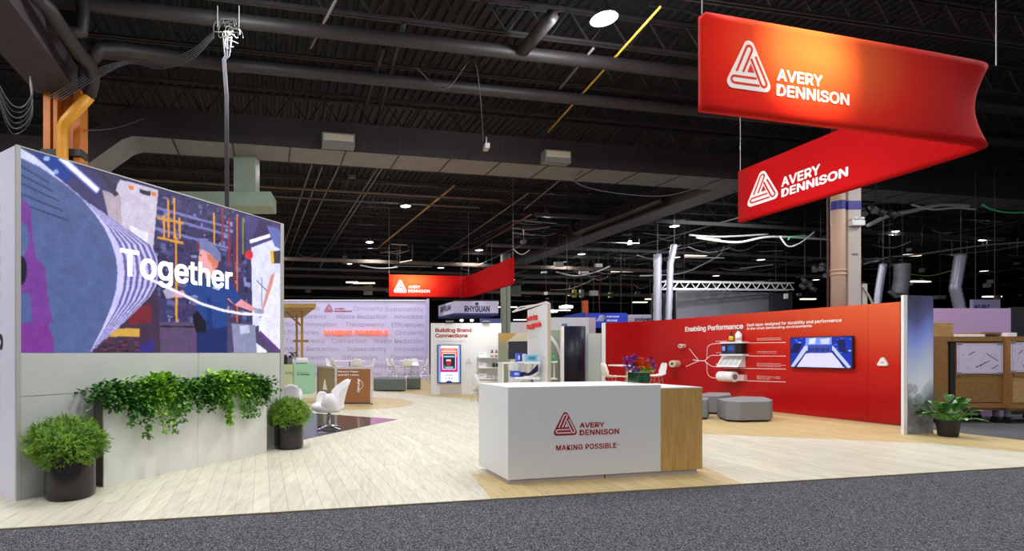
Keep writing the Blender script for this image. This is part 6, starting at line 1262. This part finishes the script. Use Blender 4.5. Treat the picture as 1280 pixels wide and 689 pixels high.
# ================================================================= HOSES, TRUSS, STAGE
M_foil = mat('foil_hose', (206, 208, 226), 0.35, 0.5, bump=0.5, bscale=12)
def hose(lab, pts, r, m=M_foil):
    P = [Vector(p) for p in pts]; out, rs = [], []
    for i in range(len(P)-1):
        for k in range(14): out.append(P[i].lerp(P[i+1], k/14)); rs.append(r*(1.0 if k % 2 else 0.9))
    out.append(P[-1]); rs.append(r); mb = MB(); mb.tube(out, rs, 14); mb.tube([P[0], (P[0].x, P[0].y, 9.95)], 0.01, 4); tag(mb.build('air_hose', m, None, True), lab, 'duct', 'silver air hoses')
hose('left silver air hose hanging to the stage behind the red wall', [P3(822, 318, 27), P3(821.5, 440, 27)], 0.2); hose('right silver air hose hanging to the stage behind the red wall', [P3(843, 306, 27), P3(838, 330, 27), P3(834.5, 440, 27)], 0.16)
hose('silver air hose right of the tall column', [P3(1104, 330, 24), P3(1099, 360, 24), P3(1094, 400, 24)], 0.15); hose('bent silver air hose near the right edge', [P3(1201, 318, 24), P3(1194, 360, 24), P3(1203, 400, 24)], 0.22)
hose('wide grey fabric duct mouth above the end panel', [P3(1128, 330, 24), P3(1127, 352, 24), P3(1124, 368, 24)], 0.3, mat('grey_fabric_duct', (150, 150, 158), 0.5, 0.3, var=0.2, scale=6)); hose('curled small duct beside the wide grey duct mouth', [P3(1112, 364, 24), P3(1120, 371, 24), P3(1134, 368, 24)], 0.09, mat('grey_fabric_duct', (150, 150, 158), 0.5, 0.3))
tA, tB = P3(828, 356, 27.5), P3(992, 358, 31); trs = thing('lighting_truss', 'white box lighting truss above the black stage curtain', 'truss', tA); dd = (tB-tA); n_ = 26; M_trw = mat('white_truss', (240, 238, 238), 0.4)
for i, (dz, dy) in enumerate(((0.2, 0), (-0.2, 0), (0.2, 0.4), (-0.2, 0.4))): mb = MB(); mb.beam(tA+Vector((0, dy, dz)), tB+Vector((0, dy, dz)), 0.06); mb.build('chord', M_trw, trs)
for k in range(n_): p, q = tA+dd*(k/n_), tA+dd*((k+1)/n_); s1 = 0.2 if k % 2 else -0.2; mb = MB(); mb.beam(p+Vector((0, 0, s1)), q+Vector((0, 0, -s1)), 0.035); mb.build('web_bar', M_trw, trs)
for u in (0.15, 0.85): mb = MB(); p = tA+dd*u; mb.tube([p, Vector((p.x, p.y, 9.9))], 0.01, 4); mb.build('wire', M_steel, trs)
M_cur = mat('charcoal_curtain', (132, 130, 138), 0.9, var=0.15, scale=1); M_cur2 = mat('black_curtain', (34, 34, 42), 0.9, var=0.3, scale=2)
mb = MB(); a_, b_ = P3(846, 362.5, 30), P3(966, 365, 31.5); mb.prism([(a_.x, 30), (b_.x, 31.5), (b_.x, 31.6), (a_.x, 30.1)], 0, a_.z); tag(mb.build('stage_screen', M_cur, None), 'wide charcoal stage backdrop above the red wall', 'curtain')
for x0, x1, lab in ((818, 845, 'pleated black curtain left of the charcoal backdrop'), (967, 986, 'pleated black curtain right of the charcoal backdrop')):
    a_, b_ = P3(x0, 366, 30.3), P3(x1, 366, 30.8); mb = MB(); mb.grid([[Vector((a_.x+(b_.x-a_.x)*u, 30.6+0.08*math.sin(u*50), z_)) for u in np.linspace(0, 1, 60)] for z_ in (0, a_.z)]); tag(mb.build('curtain', M_cur2, None, True, solid=0.02), lab, 'curtain')
# ================================================================= DISTANT SIGNS
def sign(lab, x0, y0, x1, y1, Z, c, texts, zrot=0, side=None, under=None):
    a_, b_ = P3(x0, y0, Z), P3(x1, y1, Z-zrot); S_ = Plane(a_[:2], b_[:2]); t = thing('hanging_sign', lab, 'sign', ((a_.x+b_.x)/2, Z, b_.z)); m_ = mat('sg_%d_%d_%d' % c, c, 0.6)
    mb = MB(); plate(mb, S_, 0, S_.L, b_.z, a_.z, -0.1, 0); mb.build('face', m_, t)
    for u in (0.15, 0.85): mb = MB(); q = S_.pt(S_.L*u, a_.z, -0.05); mb.tube([q, (q.x, q.y, 10)], 0.012, 4); mb.build('wire', M_steel, t)
    for tx, X0, Y0, X1, Y1, cm in texts: pxwords(tx, S_, X0, Y0, X1, Y1, cm, t, bold=0.03, off=0.01, res=2)
    return t, S_
M_navy = mat('navy_print', (36, 40, 96), 0.5)
t, S_ = sign('far white hanging sign with dark RHYGUAN lettering above the brand wall', 568, 376.5, 623, 391.5, 30, (204, 200, 232), [('RHYGUAN', 580.5, 390.2, 612, 382.3, M_navy)])
a_, b_ = P3(548, 379.5, 33), P3(567.7, 376.5, 30); S2_ = Plane(a_[:2], b_[:2]); zb_ = P3(0, 391.5, 30).z; mb = MB(); plate(mb, S2_, 0, S2_.L, zb_, P3(0, 376.5, 30).z, -0.1, 0); mb.build('face', mat('sg_204_200_232', (204, 200, 232), 0.6), t); pxwords('RHYGUAN', S2_, 551, 391, 563.5, 384, M_navy, t, bold=0.03, off=0.01, res=1)
mb = MB(); mb.prism([(a_.x, 33), (S_.p.x, 30), (P3(623, 0, 30).x, 30), (P3(623, 0, 30).x, 33)], zb_-0.12, zb_-0.02); mb.build('soffit', mat('deep_blue', (40, 50, 130), 0.5), t)
mb = MB(); (c0_, d0_), (c1_, d1_) = S_.m(594, 381.5), S_.m(598, 378.2); plate(mb, S_, c0_, c1_, d0_, d1_, 0, 0.02); mb.build('crown_mark', M_navy, t)
M_arw = mat('white_sign_print', (230, 236, 255), 0.5)
t, S_ = sign('bright blue far sign with striped A mark and ARMOR IIMAK lettering', 735, 391.5, 784, 410, 32, (24, 56, 190), [('ARMOR', 757.5, 397, 774, 395, M_arw), ('IIMAK', 758.5, 402, 772, 399.5, M_arw)])
for k in range(4):
    mb = MB()
    for sg in (0, 1):
        x0, x1 = (745+k*2.6, 750+k*1.6) if not sg else (757.5-k*0.2, 752+k*0.9)
        (A0, B0_), (A1, B1_) = S_.m(x0, 402), S_.m(x1, 394); mb.add([S_.pt(A0, B0_, 0.01), S_.pt(A0+0.045, B0_, 0.01), S_.pt(A1+0.045, B1_, 0.01), S_.pt(A1, B1_, 0.01)], [(0, 1, 2, 3)])
    mb.build('stripe_mark', M_arw, t)
sign('far white sign with polyart lettering left of the silver hoses', 785.5, 393.5, 818, 405, 34, (206, 196, 220), [('polyart', 793.5, 402, 816.5, 397, M_navy)])
sign('small tilted blue far sign behind the white neighbouring wall', 704, 395.5, 730, 399.5, 30, (30, 60, 180), [], 3)
sign('far pale blue sign board below the RHYGUAN sign', 600, 398.5, 626, 403.5, 40, (90, 104, 170), [])
sign('far grey violet KURZ sign above the lilac wall at the right', 1216, 374.5, 1250.5, 387, 20, (142, 140, 176), [('KURZ', 1218.5, 386.5, 1237, 381, M_navy)])
for k in range(5):
    p = P3(577+k*12.8, 400.5, 45); t = thing('far_floodlight', 'small bright floodlight beneath the RHYGUAN sign, %s from the left' % ORD[k], 'lamp', p, 0, 'floodlights beneath the far sign'); mb = MB(); mb.lathe([(0.02, -0.12), (0.14, -0.08), (0.16, 0.05), (0.02, 0.1)], n=12); mb.build('glow', mat('flood_glow', (235, 240, 255), emit=3), t, True, world=False); mb = MB(); mb.tube([(0, 0, 0.05), (0, 0, 5.4)], 0.012, 4); mb.build('hanger', M_steel, t, world=False)
for x, y, s_ in ((707.5, 383.5, 0.55), (690.5, 389, 0.42)):
    p = P3(x, y, 45); t = thing('far_floodlight', 'large bright floodlight glowing %s of the supply panel top' % ('far right' if x > 700 else 'just right'), 'lamp', p, 0); mb = MB(); mb.lathe([(0.02, -0.3*s_), (s_, -0.2*s_), (s_, 0.1*s_), (0.02, 0.3*s_)], n=16); mb.build('glow', mat('flood_glow2', (240, 245, 255), emit=7), t, True, world=False); mb = MB(); mb.tube([(0, 0, 0.05), (0, 0, 4.4)], 0.012, 4); mb.build('hanger', M_steel, t, world=False)
p = P3(731.5, 396, 40); mb = MB(); mb.box((p.x, 40, 2.75), (0.34, 0.34, 5.5)); tag(mb.build('orange_post', mat('orange_post', (206, 92, 30), 0.5), None), 'short orange post above the white neighbouring wall', 'post')
cable([P3(751, 345, 40), P3(749, 372, 40), P3(750, 394, 40)], 0.03, mat('dark_red_cable', (120, 24, 34), 0.6), 'dark red cable hanging above the far blue sign')
# white booth walls of neighbours behind the brand wall
hb_ = thing('lattice_frame', 'small white light frame sloping towards the supply panel', 'frame', P3(650, 385, 22)); mb = MB(); mb.beam(P3(641, 390, 22), P3(683, 378, 17), 0.06); mb.beam(P3(650, 384, 22), P3(686, 379, 17), 0.05); mb.beam(P3(641, 390, 22), P3(650, 384, 22), 0.05); mb.build('bars', M_white2, hb_)
# ================================================================= RIGHT: LILAC WALL, CRATE CARTS, LILY
wall_box('booth_wall', 'plain lilac wall behind the wooden crate carts', 1166.5, 1263.5, 385.5, 12.25, (190, 160, 206), 0.1)
wall_box('booth_wall', 'black backdrop at the right edge beyond the lilac wall', 1264.5, 1340, 384, 12.6, (24, 24, 30), 0.1)
M_crate = mat('plywood_brown', (148, 108, 58), 0.7, rgb2=(128, 90, 44), scale=14, stretch=(1, 1, 2)); M_crate2 = mat('plywood_light', (184, 146, 94), 0.7, rgb2=(166, 128, 78), scale=14, stretch=(1, 1, 2))
ZC = lambda x, y: (1150+x/3.446, 360+y/3.445)
def crate(lab, px0, px1, Z, seed, parts):
    a_, b_ = P3(px0, 441, Z), P3(px1, 441, Z); S_ = Plane(a_[:2], b_[:2]); z0, z1 = 0.33, 1.84; t = thing('crate_cart', lab, 'cart', ((a_.x+b_.x)/2, Z, 0), 0, 'wooden crate carts')
    mb = MB(); plate(mb, S_, 0, S_.L, z0, z1, -0.85, -0.05); mb.build('box', M_crate, t)
    mb = MB(); plate(mb, S_, 0, S_.L, z1-0.1, z1, -0.05, 0.0); mb.build('rail', M_crate, t); mb = MB(); plate(mb, S_, 0, S_.L, z0, z0+0.1, -0.05, 0.0); mb.build('rail', M_crate, t)
    for p0, p1 in parts['posts']: mb = MB(); plate(mb, S_, S_.m(p0)[0], S_.m(p1)[0], z0+0.102, z1-0.102, -0.05, 0.0); mb.build('post', M_crate, t)
    for p0, p1, m_ in parts['doors']: mb = MB(); plate(mb, S_, S_.m(p0)[0], S_.m(p1)[0], z0+0.12, z1-0.12, -0.05, -0.015); mb.build('door', m_, t)
    mb = MB(); plate(mb, S_, 0.05, S_.L-0.05, z0-0.06, z0, -0.8, -0.1); mb.build('base_rail', M_crate2, t)
    for a in (0.12, S_.L-0.12):
        for o_ in (-0.15, -0.7):
            q = S_.pt(a, 0, o_); w_ = MB(); w_.tube([q+Vector((-0.025, 0, 0.075)), q+Vector((0.025, 0, 0.075))], 0.075, 18); c_ = w_.build('caster', M_dark, t); w_ = MB(); w_.box((q.x, q.y, 0.205), (0.07, 0.07, 0.13)); w_.build('fork', M_grey, c_)
    return t, S_, z1
x_ = lambda v: 1150+v/3.446
t1, S1_, z1 = crate('brown wooden crate cart on casters with one drawing taped on, behind the lily', 1166.8, 1262.3, 11.0, 1, dict(posts=((x_(60), x_(118)), (x_(358), x_(386))), doors=((x_(134), x_(155), M_dark), (x_(157), x_(356), M_crate))))
t2, S2_, z2 = crate('second wooden crate cart at the right edge of the view', 1262.9, 1345, 10.9, 2, dict(posts=((1262.9, 1266),), doors=((1266.4, 1340, M_crate2),)))
mb = MB(); plate(mb, S2_, S2_.m(1267)[0], S2_.m(1282)[0], 1.0, 1.09, -0.014, 0.004); mb.build('handle', M_crate, t2)
def sheet(lab, S_, x0, y0, x1, y1, seed):
    (a0, b1), (a1, b0) = S_.m(x0, y0), S_.m(x1, y1); t = thing('drawing_sheet', lab, 'paper', S_.pt(a0, b0, 0.01)); pp = Paint(S_, a0, a1, b0, b1, 120, 90, (206, 196, 222)); r_ = random.Random(seed); W2, H2 = a1-a0, b1-b0
    for u0, w0_, u1, w1_ in ((0.25, 0.62, 0.38, 0.74), (0.65, 0.66, 0.9, 0.42), (0.4, 0.2, 0.7, 0.42), (0.75, 0.15, 0.9, 0.28), (0.5, 0.25, 0.62, 0.38)): pp.line([(a0+W2*u0, b0+H2*w0_), (a0+W2*u1, b0+H2*w1_)], 0.018, (60, 54, 70), False)
    for k in range(60): u, w_ = r_.uniform(.05, .95), r_.uniform(.05, .95); an = r_.uniform(0, PI); l_ = r_.uniform(0.01, 0.09); pp.line([(a0+W2*u, b0+H2*w_), (a0+W2*u+l_*math.cos(an), b0+H2*w_+l_*math.sin(an))], 0.006, (140, 130, 160), False)
    for u0, w0_, u1, w1_ in ((0.03, 0.03, 0.97, 0.03), (0.97, 0.03, 0.97, 0.97), (0.97, 0.97, 0.03, 0.97), (0.03, 0.97, 0.03, 0.03)): pp.line([(a0+W2*u0, b0+H2*w0_), (a0+W2*u1, b0+H2*w1_)], 0.008, (150, 140, 170), False)
    pp.build('print', attr_mat('paper_print', rough=0.7, base=True), t, 0.008)
    mb = MB(); plate(mb, S_, a0-0.004, a1+0.004, b0-0.004, b1+0.004, 0.001, 0.005); mb.build('paper', M_white2, t)
    for u, w_ in ((0.04, 1), (0.93, 1), (0.04, 0), (0.93, 0)): mb = MB(); plate(mb, S_, a0+W2*u-0.06, a0+W2*u+0.06, b0+H2*w_-0.025, b0+H2*w_+0.025, 0.009, 0.011); mb.build('tape', mat('grey_tape', (130, 126, 130), 0.5), t)
sheet('line drawing sheet taped to the brown crate cart', S1_, x_(159), 429.9, x_(355), 467, 4); sheet('drawing sheet taped to the crate cart at the right edge', S2_, x_(392), 428.5, 1300, 465, 8)
def on_top(lab, x0, x1, z, h, S_, m_, name, cat, o0=-0.5, o1=-0.05):
    a0, a1 = S_.m(x0)[0], S_.m(x1)[0]; mb = MB(); plate(mb, S_, a0, a1, z, z+h, o0, o1); return tag(mb.build(name, m_, None, bevel=0.004), lab, cat)
on_top('cardboard box with torn tape on the left of the brown crate cart', 1167.5, 1194.8, z1+0.001, 0.30, S1_, M_crate2, 'cardboard_box', 'box'); on_top('long white foam board lying on the brown crate cart', 1195.5, 1235, z1+0.001, 0.05, S1_, M_white2, 'foam_board', 'board')
on_top('stack of timber offcuts on the brown crate cart', 1230, 1261, z1+0.052, 0.045, S1_, M_crate, 'timber_offcut', 'timber'); on_top('white paper bundle on the crate cart at the right edge', 1263, 1275, z2+0.001, 0.08, S2_, M_white2, 'paper_bundle', 'paper')
# peace lily
lc = GZ(1185, 9.22); lp = thing('potted_lily', 'leafy peace lily in a dark pot in front of the silver end panel', 'plant', (lc.x, lc.y, 0.0155)); mb = MB(); mb.lathe([(0.118, 0), (0.13, 0.02), (0.155, 0.27), (0.16, 0.29), (0.145, 0.29), (0.14, 0.24), (0.01, 0.24)], n=36); mb.build('pot', mat('speckled_black_pot', (40, 38, 42), 0.45, var=0.3, scale=40), lp, True, world=False)
M_lf = [leaf_mat('lily_leaf', (70, 132, 56), (38, 90, 36), 0.3), leaf_mat('lily_leaf_light', (136, 182, 96), (74, 130, 60), 0.3)]
rl = random.Random(14)
for k in range(58):
    th = k*2.4+rl.uniform(-.3, .3); el = rl.uniform(0.25, 1.4); R = rl.uniform(0.26, 0.37)+0.14*(el > 0.75)*rl.random()*(1.05 if el < 0.8 else 1.0); L_ = rl.uniform(0.2, 0.29); wd_ = rl.uniform(0.05, 0.072)
    d = Vector((math.cos(th)*math.cos(el), math.sin(th)*math.cos(el), math.sin(el))); base = Vector((0.05*math.cos(th), 0.05*math.sin(th), 0.25)); tip0 = base+d*(R-L_*0.5)
    side = d.cross(Vector((0, 0, 1))).normalized(); mb = MB(); rows = []; n_ = 8
    for i in range(n_+1):
        u = i/n_; c_ = tip0+d*(L_*u)+Vector((0, 0, -0.11*u*u*L_/0.3)); w_ = wd_*math.sin(PI*min(u*0.92+0.05, 1))**0.8; rows.append([c_-side*w_+Vector((0, 0, w_*0.3)), c_, c_+side*w_+Vector((0, 0, w_*0.3))])
    mb.grid(rows); lf = mb.build('leaf', M_lf[rl.random() < 0.3], lp, True, world=False)
    mb = MB(); mb.tube([base, (base+tip0)/2+Vector((0, 0, 0.02)), tip0+d*0.03], 0.0035, 4); mb.build('stalk', M_lf[1], lf, world=False)
p_ = Vector((0.02, -0.1, 0.56)); mb = MB(); rows = [[p_+Vector((s_*0.04*math.sin(PI*u), 0.01*abs(s_), 0.10*u)) for s_ in (-1, 0, 1)] for u in np.linspace(0.02, 0.98, 6)]; mb.grid(rows); mb.build('flower', M_white2, lp, True, world=False); mb = MB(); mb.tube([(0, 0, 0.25), p_], 0.004, 4); mb.build('flower_stalk', M_lf[1], lp, world=False)
